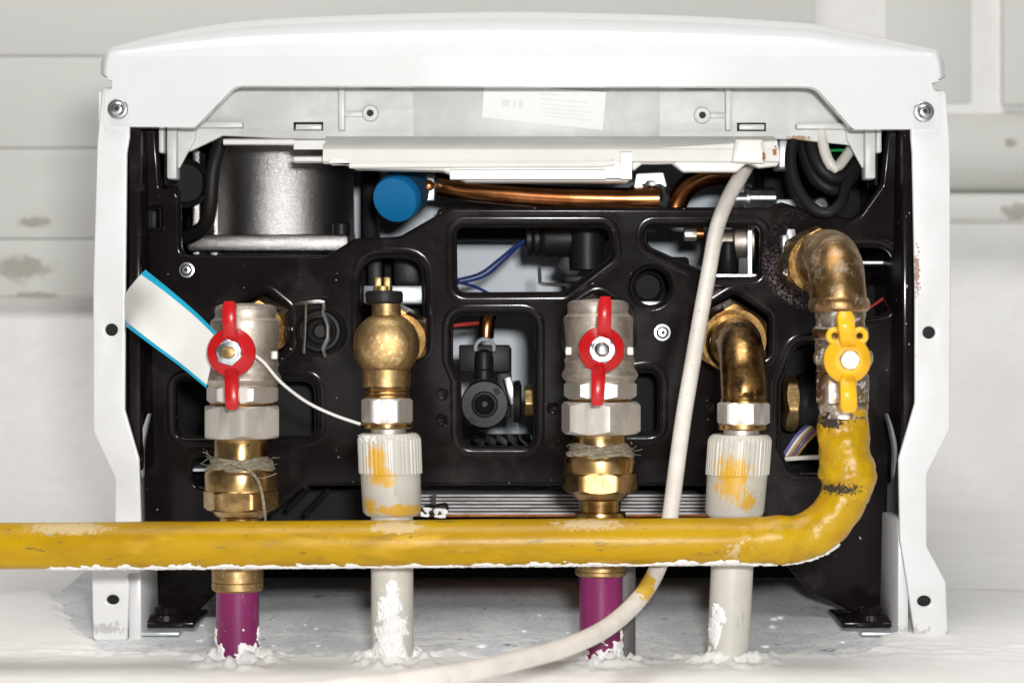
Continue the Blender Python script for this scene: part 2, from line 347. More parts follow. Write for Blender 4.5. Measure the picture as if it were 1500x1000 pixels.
M['wire_green'] = Mat('green_wire', (0.01, 0.25, 0.05), 0.4).m
M['wire_white'] = Mat('white_wire', (0.65, 0.62, 0.56), 0.4).m
M['wire_brown'] = Mat('brown_wire', (0.35, 0.19, 0.05), 0.4).m
M['wire_violet'] = Mat('violet_wire', (0.10, 0.09, 0.25), 0.4).m
M['shade_black'] = Mat('painted_recess_shade', (0.01, 0.01, 0.01), 0.7).m  # black standing in for the shade inside recesses, slots and boss holes
lb = Mat('printed_label', (0.76, 0.76, 0.74), 0.5); M['label'] = lb.m
M['ink'] = Mat('faded_ink', (0.68, 0.68, 0.67), 0.6).m
M['finalu'] = Mat('dull_aluminium', (0.33, 0.32, 0.32), 0.5, 0.3).vary(300, (0.22, 0.20, 0.19), .45, .65, 4, (.3, 1, 1)).m
M['conduit'] = Mat('dark_conduit', (0.09, 0.085, 0.085), 0.5).bump(900, 0.3).m
M['string'] = Mat('nylon_string', (0.66, 0.64, 0.62), 0.35).m

def fbm(p, s):
    p = Vector(p)*s; return noise.noise(p)+0.5*noise.noise(p*2.1)+0.25*noise.noise(p*4.3)+0.12*noise.noise(p*8.7)

# ------------------------------------------------------------------ the setting: wall with plaster, planked ceiling beyond
mb = MB()
prof = [(-1.0, wz(-1.0)), (0.36, wz(.36))]
for i in range(1, 13):
    a = PI/2*i/12; prof.append((0.36+0.22*math.sin(a), wz(.36)+SL*.22*math.sin(a)*(1-i/12)+0.18*(1-math.cos(a))))
prof += [(0.58, 0.9)]
n = len(prof)
mb.add([(sx*1.4, y, z) for (y, z) in prof for sx in (-1, 1)], [(2*i, 2*i+1, 2*i+3, 2*i+2) for i in range(n-1)])
wall = mb.build('wall', M['plaster'], None, 60); wall['kind'] = 'structure'
# bare concrete behind the pipes, laid a little above the wall's body
mb = MB(); mb.add([(-.23, -.07, wz(-.07)+.0042), (.20, -.07, wz(-.07)+.0042), (.20, .30, wz(.30)+.0042), (-.23, .30, wz(.30)+.0042)], [(0, 1, 2, 3)])
mb.build('concrete', M['concrete'], wall)
BASES = [(348, .0), (577, .0), (880, .0), (1066, .0)]
BASEX = [P(b, 900, -.075).x for b, _ in BASES]
def plaster_h(x, y):
    pxx = x/(S*kf(-.03))+750
    edge = -0.050+0.010*fbm((x, 0.3, 0), 22)+0.012*math.exp(-((pxx-1180)/90)**2)+0.012*math.exp(-((pxx-650)/60)**2)
    side = max(0, (abs(x+0.012)-0.165)/0.02)
    t = (edge-y)/0.02+side*2.5+0.45*fbm((x, y, 1), 60)+0.25*fbm((x, y, 7), 260)
    h = 0.0042*max(-1.0, min(1.35, t))
    h += 0.0010*fbm((x*0.6, y*1.6, 2), 90)*max(.1, 1-abs(y-edge+.012)/.03)
    for bx in BASEX:
        d = math.hypot(x-bx, (y+0.075)*0.9)
        h += 0.0034*math.exp(-((d-0.010)/0.010)**2)*max(0, 0.5+1.2*fbm((x, y, 5), 150)+.4*fbm((x, y, 6), 500)) if d < 0.05 else 0
    fade = min(1, max(0, (0.33-abs(x))/0.10))*min(1, max(0, (y+0.34)/0.08))*min(1, max(0, (0.10-y)/0.03)) 
    return wz(y)+0.0015+(h if fade > 0.99 else h*fade)
mb = MB(); nx, ny = 640, 230; vs = []
for j in range(ny+1):
    for i in range(nx+1):
        x = -0.34+0.68*i/nx; y = -0.35+0.46*j/ny; vs.append((x, y, plaster_h(x, y)))
mb.add(vs, [(j*(nx+1)+i, j*(nx+1)+i+1, (j+1)*(nx+1)+i+1, (j+1)*(nx+1)+i) for j in range(ny) for i in range(nx)])
mb.build('plaster', M['plaster'], wall, 180)
mb = MB()
for i in range(26):
    x = random.uniform(-.16, .15); y = random.uniform(-.05, .03); r = random.uniform(.0006, .0026)
    bm = bmesh.new(); bmesh.ops.create_icosphere(bm, subdivisions=2, radius=r)
    for v_ in bm.verts: v_.co = v_.co*(1+0.5*noise.noise(v_.co*500+Vector((i, 0, 0)))); v_.co.z *= 0.5
    bm.verts.index_update()
    mb.add([v_.co+Vector((x, y, wz(y)+.0044)) for v_ in bm.verts], [[q.index for q in f.verts] for f in bm.faces]); bm.free()
o = mb.build('concrete_crumbs', M['concrete'], wall); o['kind'] = 'stuff'
ceil_ = MB(); box(ceil_, (0, .62, .30), (2.8, .02, .9)); ceiling = ceil_.build('ceiling', M['plank']); ceiling['kind'] = 'structure'
rows = [435, 350, 217, 82, -60, -200]
for a, b in zip(rows[:-1], rows[1:]):
    mb = MB(); z0 = P(0, a, .56).z; z1 = P(0, b, .56).z
    box(mb, (-.42, .57, (z0+z1)/2), (1.3, .02, z1-z0-.0004), None, .0018); mb.build('plank', M['plank'], ceiling)
for (a, b, yy) in ((325, 282, .548), (280, 158, .553)):
    mb = MB(); z0 = P(0, a, .55).z; z1 = P(0, b, .55).z
    if a == 325: box(mb, (.72, yy+.03, (z0+z1)/2), (.9, .06, z1-z0), None, .009)
    else: lathe(mb, (.22, .585, (z0+z1)/2), (1, 0, 0), [((z1-z0)/2, 0), ((z1-z0)/2, 1.0)], 64)
    mb.build('beam' if a == 325 else 'round_rail', M['plank'], ceiling)
for (x0, x1, y0, y1, yd) in ((1300, 1428, 150, -200, .578), (1470, 1640, 154, -200, .571)):
    mb = MB(); a = P(x0, y0, .57); b = P(x1, y1, .57)
    box(mb, ((a.x+b.x)/2, yd+.012, (a.z+b.z)/2), (b.x-a.x, .024, abs(b.z-a.z)), None, .003); mb.build('post', M['plank'], ceiling)

# ------------------------------------------------------------------ the boiler
boiler = thing('boiler', (0, 0.1, ZF), 'white wall-hung boiler seen from below, its black base plate open to the pipes', 'boiler')
def screw(px, py, y, r, parent, washer=True, name='screw'):
    c = P(px, py, y); R = LN(r, y); mb = MB()
    if parent.name == 'base_plate': c = PT(px, py, y)
    pr = []
    if washer: pr = [(R, 0), (R, .0006), (R*.92, .0010), (R*.70, .0011)]
    pr += [(R*.68, .0012), (R*.66, .0022), (R*.50, .0030), (R*.34, .0031)]
    for i in range(1): lathe(mb, c, (0, -1, 0), pr, 32)
    o = mb.build(name, M['steel'], parent, 40)
    mb = MB(); lathe(mb, c, (0, -1, 0), [(R*.30, .0030), (R*.28, .0033)], 36, lambda t, h: 0.8+0.25*math.cos(6*t))
    m2 = mb
    return o, m2
def full_screw(px, py, y, r, parent, washer=True):
    o, m2 = screw(px, py, y, r, parent, washer)
    if WORLD.get(parent) is not None and parent.parent is None: m2.build('recess_shade', M['shade_black'], o)
    else:
        b = len(o.data.vertices)  # recess shade, a dark star, joined as a second material of the same screw
        me = o.data; bm = bmesh.new(); bm.from_mesh(me); c = WORLD[o]
        vv = [bm.verts.new(q-c) for q in m2.v]
        for f in m2.f:
            nf = bm.faces.new([vv[i] for i in f]); nf.material_index = 1
        bmesh.ops.recalc_face_normals(bm, faces=bm.faces)
        bm.to_mesh(me); bm.free(); me.materials.append(M['shade_black'])
    return o

# cover -------------------------------------------------------------
YC = -0.036
T = [(153, 112), (154.5, 95), (159, 83), (168, 74), (182, 68), (250, 48), (340, 31), (420, 24), (500, 20), (620, 16), (750, 14), (880, 16), (1000, 20), (1100, 26), (1190, 34), (1275, 53), (1352, 73), (1366, 79), (1373, 87), (1377, 98), (1379, 116)]
tp = crom([Vector((a, b, 0)) for a, b in T], 9)
Cc = []
for q in tp:
    s = min(1, min(q.x-153, 1379-q.x)/40.0); s = max(0, s)
    cx = q.x+(4*(1-s) if q.x < 750 else -4*(1-s)); Cc.append((cx, q.y+5+max(0, (82-(q.y+5)))*s**0.7 if q.y+5 < 82 else q.y+1))
low = rpoly([(1378, 118, 0), (1366, 121, 2), (1368, 131, 3), (1377, 136, 4), (1381, 188, 8), (1252, 188, 12), (1196, 127, 26), (1170, 126, 0), (370, 125, 0), (344, 125, 26), (284, 185, 10), (148, 184, 8), (153, 134, 4), (163, 130, 3), (164, 118, 2), (155, 115, 0)])
def cpt(px, py, extra=0.0):
    y = YC+extra; w = P(px, py, y); w.y += max(0, (py-84))*S*0.115; return w
mb = MB()
loop = [cpt(*q) for q in Cc]+[cpt(*q) for q in low]
tri = tessellate_polygon([[Vector((q.x, q.z, 0)) for q in loop]])
mb.add(loop, tri)
nC = len(Cc); nl = len(loop)
# rolled lower edge
b0 = len(mb.v); 
for stp in ((.0004, .0006), (.0012, .0009), (.006, .0009)):
    mb.v += [q+Vector((0, stp[0], 0)) for q in loop[nC:]]
nlw = nl-nC
def ringidx(r, i): return nC+i if r == 0 else b0+(r-1)*nlw+i
for r in range(3):
    for i in range(nlw-1):
        mb.f.append((ringidx(r, i), ringidx(r, i+1), ringidx(r+1, i+1), ringidx(r+1, i)))
# shoulder: from the face round into the long bowed outer skin
prev = list(range(nC)); NS = 12
Tw = [P(q.x, q.y, YC+.03) for q in tp]
for s in range(1, NS+1):
    a = PI/2*s/NS; base = len(mb.v)
    for i in range(nC):
        c = loop[i]; t = Tw[i]; dz = (t-c).length
        mb.v.append(Vector((c.x+(t.x-c.x)*math.sin(a), c.y+(0.006+.9*dz)*(1-math.cos(a)), c.z+(t.z-c.z)*math.sin(a))))
    for i in range(nC-1): mb.f.append((prev[i], prev[i+1], base+i+1, base+i))
    prev = [base+i for i in range(nC)]
base = len(mb.v)
for i in range(nC): q = mb.v[prev[i]]; mb.v.append(Vector((q.x, .50, q.z)))
for i in range(nC-1): mb.f.append((prev[i], prev[i+1], base+i+1, base+i))
mb.f.append(tuple(base+i for i in range(nC)))
cover = mb.build('cover', M['enamel'], boiler, 180)
flatten_normals(cover.data, .998, Vector((0, -1, -TILT)).normalized())
full_screw(173, 160, YC+.002, 15, cover); full_screw(1353, 164, YC+.002, 15, cover)

# side panels ----------------------------------------------------------
YS = -0.031
left = rpoly([(150, 128, 8), (190, 128, 0), (190, 200, 0), (186, 225, 6), (184, 420, 0), (183, 600, 20), (204, 672, 20), (207, 770, 0), (207, 838, 0), (186, 840, 4), (190, 855, 3), (186, 938, 5), (136, 938, 8), (134, 836, 6), (168, 830, 6), (168, 700, 14), (136, 632, 12), (136, 420, 60), (142, 210, 30)])
right = rpoly([(1386, 132, 8), (1392, 210, 30), (1393, 420, 60), (1392, 628, 12), (1358, 694, 14), (1358, 800, 10), (1386, 852, 10), (1389, 925, 8), (1380, 932, 5), (1340, 930, 8), (1328, 850, 8), (1318, 790, 0), (1316, 672, 20), (1340, 590, 20), (1340, 420, 0), (1336, 225, 6), (1334, 200, 0), (1334, 132, 0)])
for outline, holes, ox, hx in ((left, [circ(163, 483, 9), circ(165, 878, 9, 7)], 142, -1), (right, [circ(1361, 487, 9), circ(1354, 880, 10, 8)], 1386, 1)):
    sp = sheet('side_panel', outline, holes, YS, .0024, .0009, M['sheet'], boiler)
    mb = MB()
    for (a, b, xx) in ((134, 640, ox), (690, 835, ox+(28 if hx < 0 else -30))):
        q0 = P(xx, a, YS); q1 = P(xx, b, YS)
        box(mb, (q0.x-hx*.001, (YS+.0026+.50)/2, (q0.z+q1.z)/2), (.0014, .50-YS-.0026, q0.z-q1.z))
    mb.build('return_flange', M['sheet'], sp)
    for (hxp, hyp, rr) in ((163 if hx < 0 else 1361, 485, 13), (165 if hx < 0 else 1354, 879, 13)):
        mb = MB(); lathe(mb, P(hxp, hyp, YS+.006), (0, 1, 0), [(LN(rr), 0), (LN(rr), .003)], 24); mb.build('hole_shade', M['rubber'], sp)  # black disc added behind each hole for the darkness inside
# inner second strips at the feet, bent steel slivers, foot brackets
mb = MB(); pbox(mb, 188, 838, 207, 942, YS+.004, .02, .001); o = mb.build('foot_strip', M['sheet'], boiler)
mb = MB(); pbox(mb, 1315, 760, 1331, 944, YS+.004, .02, .001); mb.build('foot_strip', M['sheet'], boiler)
for (x0, x1, y0) in ((190, 262, 908), (1262, 1330, 908)):
    mb = MB(); a = P(x0, 942, YS+.006); b = P(x1, 942, YS+.006)
    box(mb, ((a.x+b.x)/2, .0, wz(0)+.004), (b.x-a.x, .05, .0016), None, .0004); mb.build('foot_plate', M['galv'], boiler)
for sx, x0 in ((1, 208), (-1, 1309)):
    mb = MB(); prf = [(x0+sx*0, 700), (x0-sx*3, 660), (x0+sx*2, 630), (x0+sx*9, 606)]
    pts = crom([P(a, b, -.022) for a, b in prf], .001); n = len(pts); vs = []
    for i, q in enumerate(pts):
        w = LN(7)*math.sin(PI*(0.08+0.92*(1-i/(n-1))))**.6+.0003
        vs += [q+Vector((-w*.5, .004, 0)), q+Vector((-w*.2, 0, 0)), q+Vector((w*.35, .0005, 0)), q+Vector((w*.6, .004, 0)), q+Vector((0, .006, 0))]
    mb.add(vs, [(i*5+j, i*5+(j+1) % 5, (i+1)*5+(j+1) % 5, (i+1)*5+j) for i in range(n-1) for j in range(5)])
    mb.build('steel_tab', M['galv'], boiler, 60)

# black base plate ------------------------------------------------------
plate_out = rpoly([(198, 192, 0), (236, 192, 0), (241, 278, 4), (262, 272, 6), (268, 290, 8), (268, 345, 0), (268, 373, 26), (480, 375, 24), (520, 350, 14), (586, 347, 30), (662, 304, 30), (1120, 305, 0), (1142, 297, 6), (1190, 312, 20), (1250, 322, 20), (1285, 272, 8), (1292, 192, 0), (1328, 192, 0), (1332, 560, 0), (1306, 680, 20), (1306, 905, 8), (1262, 905, 14), (1192, 872, 60), (1130, 800, 40), (1110, 713, 40), (445, 713, 40), (382, 765, 20), (350, 838, 30), (308, 876, 30), (276, 908, 8), (222, 908, 8), (206, 840, 20), (206, 680, 10), (190, 590, 0)])
H = {
 'A': [(667, 332, 14), (892, 332, 18), (897, 376, 14), (826, 430, 8), (668, 431, 16)],
 'B': [(944, 332, 18), (1112, 332, 12), (1112, 408, 12), (1046, 408, 10), (944, 362, 18)],
 'D': [(529, 376, 34), (622, 376, 34), (622, 520, 16), (529, 520, 16)],
 'E': [(661, 460, 22), (784, 459, 22), (784, 656, 20), (673, 656, 20), (673, 556, 14), (661, 526, 14)],
 'G': [(256, 556, 16), (461, 556, 20), (461, 641, 16), (256, 641, 16)],
 'H': [(852, 556, 16), (966, 540, 20), (966, 637, 16), (852, 637, 16)],
 'I': [(1230, 360, 20), (1309, 362, 34), (1309, 466, 34), (1230, 466, 20)],
 'J': [(1143, 562, 14), (1166, 502, 20), (1225, 502, 14), (1225, 692, 14), (1164, 692, 18), (1143, 655, 14)],
 'K': [(278, 668, 18), (330, 668, 18), (330, 714, 18), (278, 714, 18)],
 'V1': [(352, 446, 12), (390, 430, 12), (420, 455, 12), (420, 505, 12), (392, 530, 12), (340, 520, 12)],
 'V3': [(836, 458, 12), (876, 432, 14), (918, 458, 12), (918, 505, 12), (880, 526, 12), (836, 510, 12)],
 'V4': [(1025, 462, 12), (1076, 430, 14), (1126, 462, 12), (1126, 520, 12), (1076, 545, 14), (1025, 520, 12)],
 'L': [(222, 305, 6), (239, 305, 6), (239, 338, 6), (222, 338, 6)],
}
holes = {k_: rpoly(v_) for k_, v_ in H.items()}
holes['C'] = circ(953, 420, 29); holes['M'] = circ(474, 485, 29)
plate = sheet('base_plate', plate_out, list(holes.values()), 0.0, .0060, .0022, M['black'], boiler, 60, TILT)
for k_ in holes:
    rg = holes[k_]
    if k_ == 'M': continue
    # pressed bead running round the opening, mostly sunk in the sheet
    cen = Vector((sum(q[0] for q in rg)/len(rg), sum(q[1] for q in rg)/len(rg))); n = len(rg); dirs = []
    sgn = sum(rg[i][0]*rg[(i+1) % n][1]-rg[(i+1) % n][0]*rg[i][1] for i in range(n))
    for i in range(n):
        tg = Vector(rg[(i+1) % n])-Vector(rg[i-1]); tg.normalize(); nn = Vector((tg.y, -tg.x))*(1 if sgn > 0 else -1); dirs.append(nn)
    if k_ not in ('L', 'K', 'C'):
        mb = MB(); vs = []; NR = 9
        for a_ in range(NR):
            w_o = 1.0+17.0*a_/(NR-1); hh = .0006*math.sin(PI*a_/(NR-1))**.8
            vs += [PT(rg[i][0]+dirs[i].x*w_o, rg[i][1]+dirs[i].y*w_o, (.0004 if a_ else .0012)-hh) for i in range(n)]
        mb.add(vs, [(a_*n+i, a_*n+(i+1) % n, (a_+1)*n+(i+1) % n, (a_+1)*n+i) for a_ in range(NR-1) for i in range(n)]); mb.build('pressed_bead', M['black'], plate, 80)
    if k_[0] != 'V':
        mb = MB(); ds = [PT(q[0], q[1], .0052) for q in rg]; tube(mb, ds+[ds[0]], .0009, 8, smooth=False); mb.build('lip', M['black_in'], plate, 80)
for c in ((648, 577), (647, 615), (810, 598), (1040, 595)):
    mb = MB(); R = LN(9.5)
    lathe(mb, PT(*c, .0004), (0, -1, -TILT), [(R, 0), (R, .0009), (R*.85, .0012), (R*.72, .0006), (R*.3, .0004)], 28); mb.build('dimple', M['black'], plate)
full_screw(276, 396, 0, 12, plate); full_screw(970, 487, 0, 13, plate)
# inner side walls of the black tray, feet with bolts
for x0, x1 in ((188, 206), (1322, 1338)):
    mb = MB(); pbox(mb, x0, 188, x1, 690, -.027, .30, .001); mb.build('inner_wall', M['black'], boiler)
for px_ in (243, 1276):
    mb = MB(); c = P(px_, 905, -.004); c.z = wz(-.004)+.0075
    lathe(mb, c, (0, 0, 1), [(.0085, -.0015), (.0088, .001), (.0070, .003), (.0052, .0032), (.0050, .0062), (.0030, .0072), (.0010, .0074)], 32)
    box(mb, c+Vector((0, .012, -.0005)), (.030, .042, .003), None, .0012); mb.build('foot', M['black'], boiler)
# round hose socket with spring clip
mb = MB(); c = P(470, 485, .004)
lathe(mb, c, (0, -1, 0), [(LN(37), -.01), (LN(37), .005), (LN(33), .0065), (LN(29), .005), (LN(25), .0052), (LN(24), .009), (LN(20), .0098), (LN(17), .006), (LN(11), .005), (LN(9), .001)], 48)
sock = mb.build('hose_socket', M['rubber'], boiler, 30)
mb = MB(); tube(mb, [P(432, 446, -.008), P(450, 443, -.011), P(474, 443, -.011), P(473, 458, -.011), P(480, 475, -.012), P(480, 495, -.012), P(473, 510, -.011), P(477, 522, -.010)], .0011, 8, .002); mb.build('spring_clip', M['steel'], sock)
mb = MB(); tube(mb, [P(448, 444, -.010), P(447, 480, -.0075), P(445, 518, -.008)], .0008, 8, .002); mb.build('spring_clip', M['steel'], sock)

# insides seen through the openings ------------------------------------------
mb = MB(); pbox(mb, 200, 185, 1325, 770, .15, .156); mb.build('inner_panel', M['panel'], boiler)
mb = MB(); a = P(200, 170, .02); b = P(1325, 170, .02); box(mb, (0, .18, P(0, 150, .02).z), (b.x-a.x, .30, .004)); mb.build('inner_roof', M['black_in'], boiler)
for (x0, y0, x1, y1, ya, yb) in ((212, 530, 500, 712, .040, .10), (818, 520, 985, 708, .045, .10), (1010, 416, 1330, 708, .040, .10), (508, 372, 640, 560, .06, .12), (920, 376, 1010, 470, .045, .08), (210, 190, 300, 520, .10, .14), (1118, 190, 1330, 420, .08, .12), (640, 305, 930, 340, .11, .14), (785, 440, 830, 660, .05, .08), (530, 230, 552, 370, .10, .13), (330, 430, 640, 540, .05, .1), (630, 640, 800, 690, .1, .14)):
    mb = MB(); pbox(mb, x0, y0, x1, y1, ya, yb, .002); mb.build('shade_backing', M['black_in'], boiler)  # black boxes added so the openings look dark inside
# burner fan: sandblasted drum on a square flange
ym = .070; c = P(412, 372, ym); R = LN(112, ym-.03); h = LN(175, ym); mb = MB()
lathe(mb, c, (0, 0, 1), [(R*1.01, 0), (R*1.0, .008), (R*.985, .012), (R*.97, h*.9), (R*.93, h), (R*.5, h*1.02)], 96)
fan = mb.build('fan_housing', M['alu'], boiler, 30)
mb = MB(); w = LN(112, ym)
box(mb, c+Vector((-.002, 0, .0036)), (w*2.05, w*2.05, .0085), None, .0025); mb.build('flange', M['alu'], fan)
for sx in (-1, 1):
    mb = MB(); lathe(mb, c+Vector((sx*w*.86, -w*.86, .0078)), (0, 0, 1), [(.0045, 0), (.0045, .005), (.0036, .006), (.001, .006)], 24); mb.build('bolt', M['bplast'], fan)
mb = MB(); box(mb, P(292, 300, .045)+Vector((0, 0, 0)), (.0035, .02, .052), None, .0008); box(mb, P(318, 300, .05), (.004, .02, .052), None, .0008); mb.build('mount', M['alu'], fan)
mb = MB(); tube(mb, [P(330, 180, .012), P(322, 215, .010), P(312, 250, .008), P(308, 300, .010), P(300, 330, .016), P(272, 348, .026), P(240, 352, .04)], LN(11), 16); mb.build('hose', M['rubber'], boiler)
mb = MB(); lathe(mb, P(272, 268, .03), (.5, -1, 0), [(.012, -.01), (.012, 0), (.010, .002), (.009, 0), (.006, 0)], 32); mb.build('grommet', M['rubber'], boiler)
# blue cap
ax = Vector((-.34, -1, -.42)).normalized(); c = P(597, 277, .032); R = LN(37, .01); mb = MB()
lathe(mb, c, ax, [(R*.98, -.012), (R, .002), (R, .011), (R*.97, .0125)], 96, lambda t, h_: 1+0.012*math.cos(36*t)); cap = mb.build('blue_cap', M['bluedk'], boiler, 30)
mb = MB(); lathe(mb, c, ax, [(R*.96, .0120), (R*.96, .0165), (R*.90, .0178), (R*.5, .0180)], 64); mb.build('cap_face', M['bluecap'], cap)
mb = MB(); lathe(mb, c, ax, [(R*.7, -.05), (R*.7, -.011)], 32); mb.build('stem', M['bplast'], cap)
mb = MB(); box(mb, P(625, 275, .028), (.008, .002, .013), None, .0006); o = mb.build('bracket', M['steel'], boiler)
mb = MB(); lathe(mb, P(628, 272, .0265), (0, -1, 0), [(.0028, 0), (.0026, .002), (.001, .0028)], 20); mb.build('rivet', M['copper'], o)
# copper pipes
mb = MB(); tube(mb, [P(636, 270, .045), P(700, 280, .040), P(800, 288, .036), P(900, 291, .033), P(965, 291, .032)], LN(17), 24); mb.build('copper_pipe', M['copper'], boiler)
mb = MB(); tube(mb, [P(985, 330, .05), P(990, 300, .05), P(1008, 272, .052), P(1040, 258, .055), P(1090, 256, .06)], LN(17), 24); mb.build('copper_pipe', M['copper'], boiler)
mb = MB(); tube(mb, [P(712, 495, .05), P(714, 470, .05), P(720, 452, .055), P(722, 445, .058)], LN(12), 20); mb.build('copper_pipe', M['copper'], boiler)
u, w, a = frame((1, .1, 0)); mb = MB(); pth = [P(955, 290, .030)+(Vector((math.cos(t)*LN(20), -.002+.004*math.sin(t), math.sin(t)*LN(22)))) for t in [PI*i/12 for i in range(-3, 10)]]
tube(mb, pth, .0018, 10, .002); o = mb.build('pipe_clamp', M['steel'], boiler)
mb = MB(); box(mb, P(952, 292, .036), (LN(62), .006, LN(44)), None, .002); mb.build('clamp_body', M['bplast'], o)
sheet('clamp_bracket', rpoly([(932, 254, 3), (972, 252, 3), (978, 274, 3), (962, 275, 3), (958, 265, 4), (948, 265, 4), (944, 275, 3), (928, 276, 3)]), [], .030, .002, .0005, M['galv'], o)
mb = MB(); lathe(mb, P(1098, 291, .03), (1, 0, 0), [(.0052, 0), (.0052, .012), (.0046, .0125), (.003, .0127)], 32, lambda t, h_: 1+.03*math.cos(18*t)); o = mb.build('connector', M['steel'], boiler)
mb = MB(); lathe(mb, P(1094, 291, .03), (-1, 0, 0), [(.0062, -.001), (.0062, .0008), (.003, .001), (.003, .006)], 24); mb.build('collar', M['steel'], o)
mb = MB(); pbox(mb, 1138, 292, 1168, 312, .028, .032, .0006); mb.build('angle_plate', M['galv'], boiler)
# steel fittings behind the slanted opening
mb = MB(); lathe(mb, P(1035, 355, .04), (1, 0, .02), [(.006, 0), (.0062, .012), (.008, .013), (.008, .020), (.011, .0205), (.011, .022)], 32); mb.build('steel_fitting', M['nickel'], boiler)
mb = MB(); hexnut(mb, P(1002, 342, .036), (1, 0, 0), .0038, .006); mb.build('small_nut', M['nickel_s'], boiler)
mb = MB(); lathe(mb, P(1018, 342, .036), (1, 0, 0), [(.0032, 0), (.0032, .004)], 20); mb.build('ferrule', M['copper'], boiler)
mb = MB(); pbox(mb, 1096, 334, 1101, 410, .022, .06); pbox(mb, 1050, 402, 1112, 408, .024, .06); mb.build('steel_frame', M['steel'], boiler)
mb = MB(); lathe(mb, P(1066, 390, .035), (0, -.3, 1), [(.004, -.004), (.005, 0), (.004, .006), (.003, .012)], 20); mb.build('valve_knob', M['bplast'], boiler)
# black plug with blue wires behind the largest opening
mb = MB(); lathe(mb, P(772, 350, .05), (1, 0, 0), [(.005, -.001), (.0085, 0), (.0085, .002), (.0072, .0025), (.0085, .004), (.0085, .006), (.0072, .0065), (.0085, .008), (.009, .0095), (.009, .026)], 32)
plug = mb.build('plug', M['bplast'], boiler, 30)
mb = MB(); lathe(mb, P(860, 395, .045), (0, 0, 1), [(.0085, 0), (.0088, .006), (.0088, .022), (.007, .024)], 36); mb.build('plug_body', M['bplast'], plug)
mb = MB(); box(mb, P(838, 385, .055), (.012, .01, .014), Matrix.Rotation(.6, 3, 'Y'), .001); box(mb, P(858, 409, .05), (.02, .012, .004), None, .001); mb.build('latch', M['bplast'], plug)
mb = MB(); tube(mb, [P(790, 392, .045), P(791, 410, .045), P(795, 416, .045), P(832, 417, .045), P(852, 415, .05)], .0009, 8, .002); mb.build('wire_bracket', M['steel'], plug)
for pts in ([(655, 413, .05), (700, 402, .05), (725, 385, .05), (758, 358, .05), (775, 350, .05)], [(655, 418, .055), (706, 406, .055), (735, 384, .055), (765, 356, .055), (778, 351, .055)], [(650, 410, .06), (690, 418, .06), (720, 432, .06), (740, 445, .06)]):
    mb = MB(); tube(mb, [P(*q) for q in pts], LN(2.4), 8); mb.build('wire', M['wire_blue'], boiler)
mb = MB(); pbox(mb, 640, 315, 900, 352, .10, .108); mb.build('cross_bar', M['black_in'], boiler)
# dial and brass nut behind the tall opening
mb = MB(); c = P(710, 592, .022)
lathe(mb, c, (0, -1, 0), [(LN(33), -.03), (LN(36), -.008), (LN(36), 0), (LN(34), .002), (LN(20), .0022), (LN(18), .0032), (LN(15), .0034), (LN(13), -.002), (LN(4), -.004)], 48); dial = mb.build('dial', M['bplast'], boiler, 25)
for (dx, dy) in ((18, -20), (-19, 24)):
    mb = MB(); box(mb, c+Vector((LN(dx), -.0021, -LN(dy))), (.0024, .0012, .0034), Matrix.Rotation(-.6, 3, 'Y')); mb.build('slot_shade', M['shade_black'], dial)
mb = MB(); box(mb, P(710, 525, .04), (LN(78), .012, LN(42)), None, .001); box(mb, P(738, 560, .05), (LN(24), .012, LN(110)), None, .001); lathe(mb, P(709, 555, .03), (0, 0, 1), [(.0046, 0), (.0046, .004), (.0042, .0045), (.0046, .005), (.0046, .010), (.004, .013), (.001, .0145)], 24); mb.build('valve_block', M['bplast'], boiler)
mb = MB(); tube(mb, [P(710, 510, .028)+Vector((math.cos(t)*LN(14), 0, math.sin(t)*LN(14))) for t in [PI*i/10 for i in range(-1, 12)]], .0010, 8, .001); mb.build('ring_clip', M['galv'], boiler)
mb = MB(); box(mb, P(748, 572, .035), (.004, .003, .014), Matrix.Rotation(-.25, 3, 'Y'), .0006); mb.build('steel_clip', M['steel'], boiler)
mb = MB(); hexnut(mb, P(768, 586, .03), (1, 0, 0), .0078, .008, .3); mb.build('brass_nut', M['brass_c'], boiler)
mb = MB(); lathe(mb, P(752, 588, .035), (1, 0, 0), [(.010, 0), (.0105, .003), (.008, .004)], 30); mb.build('seal', M['rubber'], boiler)
for i in range(7):
    mb = MB(); a = P(684+i*17, 648, .035); box(mb, a+Vector((0, .02, 0)), (.0010, .05, .006), Matrix.Rotation(.75, 3, 'Y') if False else Matrix.Rotation(-.9, 3, 'Y')); mb.build('fin', M['black'], boiler)
mb = MB(); tube(mb, [P(655, 478, .04), P(680, 475, .04), P(700, 473, .045)], LN(3), 8); mb.build('wire', M['wire_red'], boiler)
# things behind the safety valve opening and the right-hand openings
mb = MB(); pbox(mb, 538, 372, 560, 425, .03, .05, .002); pbox(mb, 575, 370, 618, 420, .035, .06, .003); mb.build('inner_block', M['bplast'], boiler)
mb = MB(); pbox(mb, 532, 418, 620, 445, .012, .05, .001); mb.build('steel_ledge', M['galv'], boiler)
mb = MB(); lathe(mb, P(1255, 385, .02), (1, 0, 0), [(.0016, 0), (.0016, .02)], 16, lambda t, h_: 1+.08*math.cos(10*t)); mb.build('rod', M['steel'], boiler)
mb = MB(); tube(mb, [P(1240, 470, .02), P(1275, 450, .018), P(1310, 425, .02)], LN(2), 8); mb.build('wire', M['wire_red'], boiler)
mb = MB(); hexnut(mb, P(1148, 590, .02), (1, 0, 0), .014, .006, .3); mb.build('brass_nut', M['brass_c'], boiler)
mb = MB(); lathe(mb, P(1166, 590, .022), (1, 0, 0), [(.013, 0), (.014, .002), (.014, .006), (.012, .010), (.012, .02)], 36); mb.build('coupling', M['bplast'], boiler)
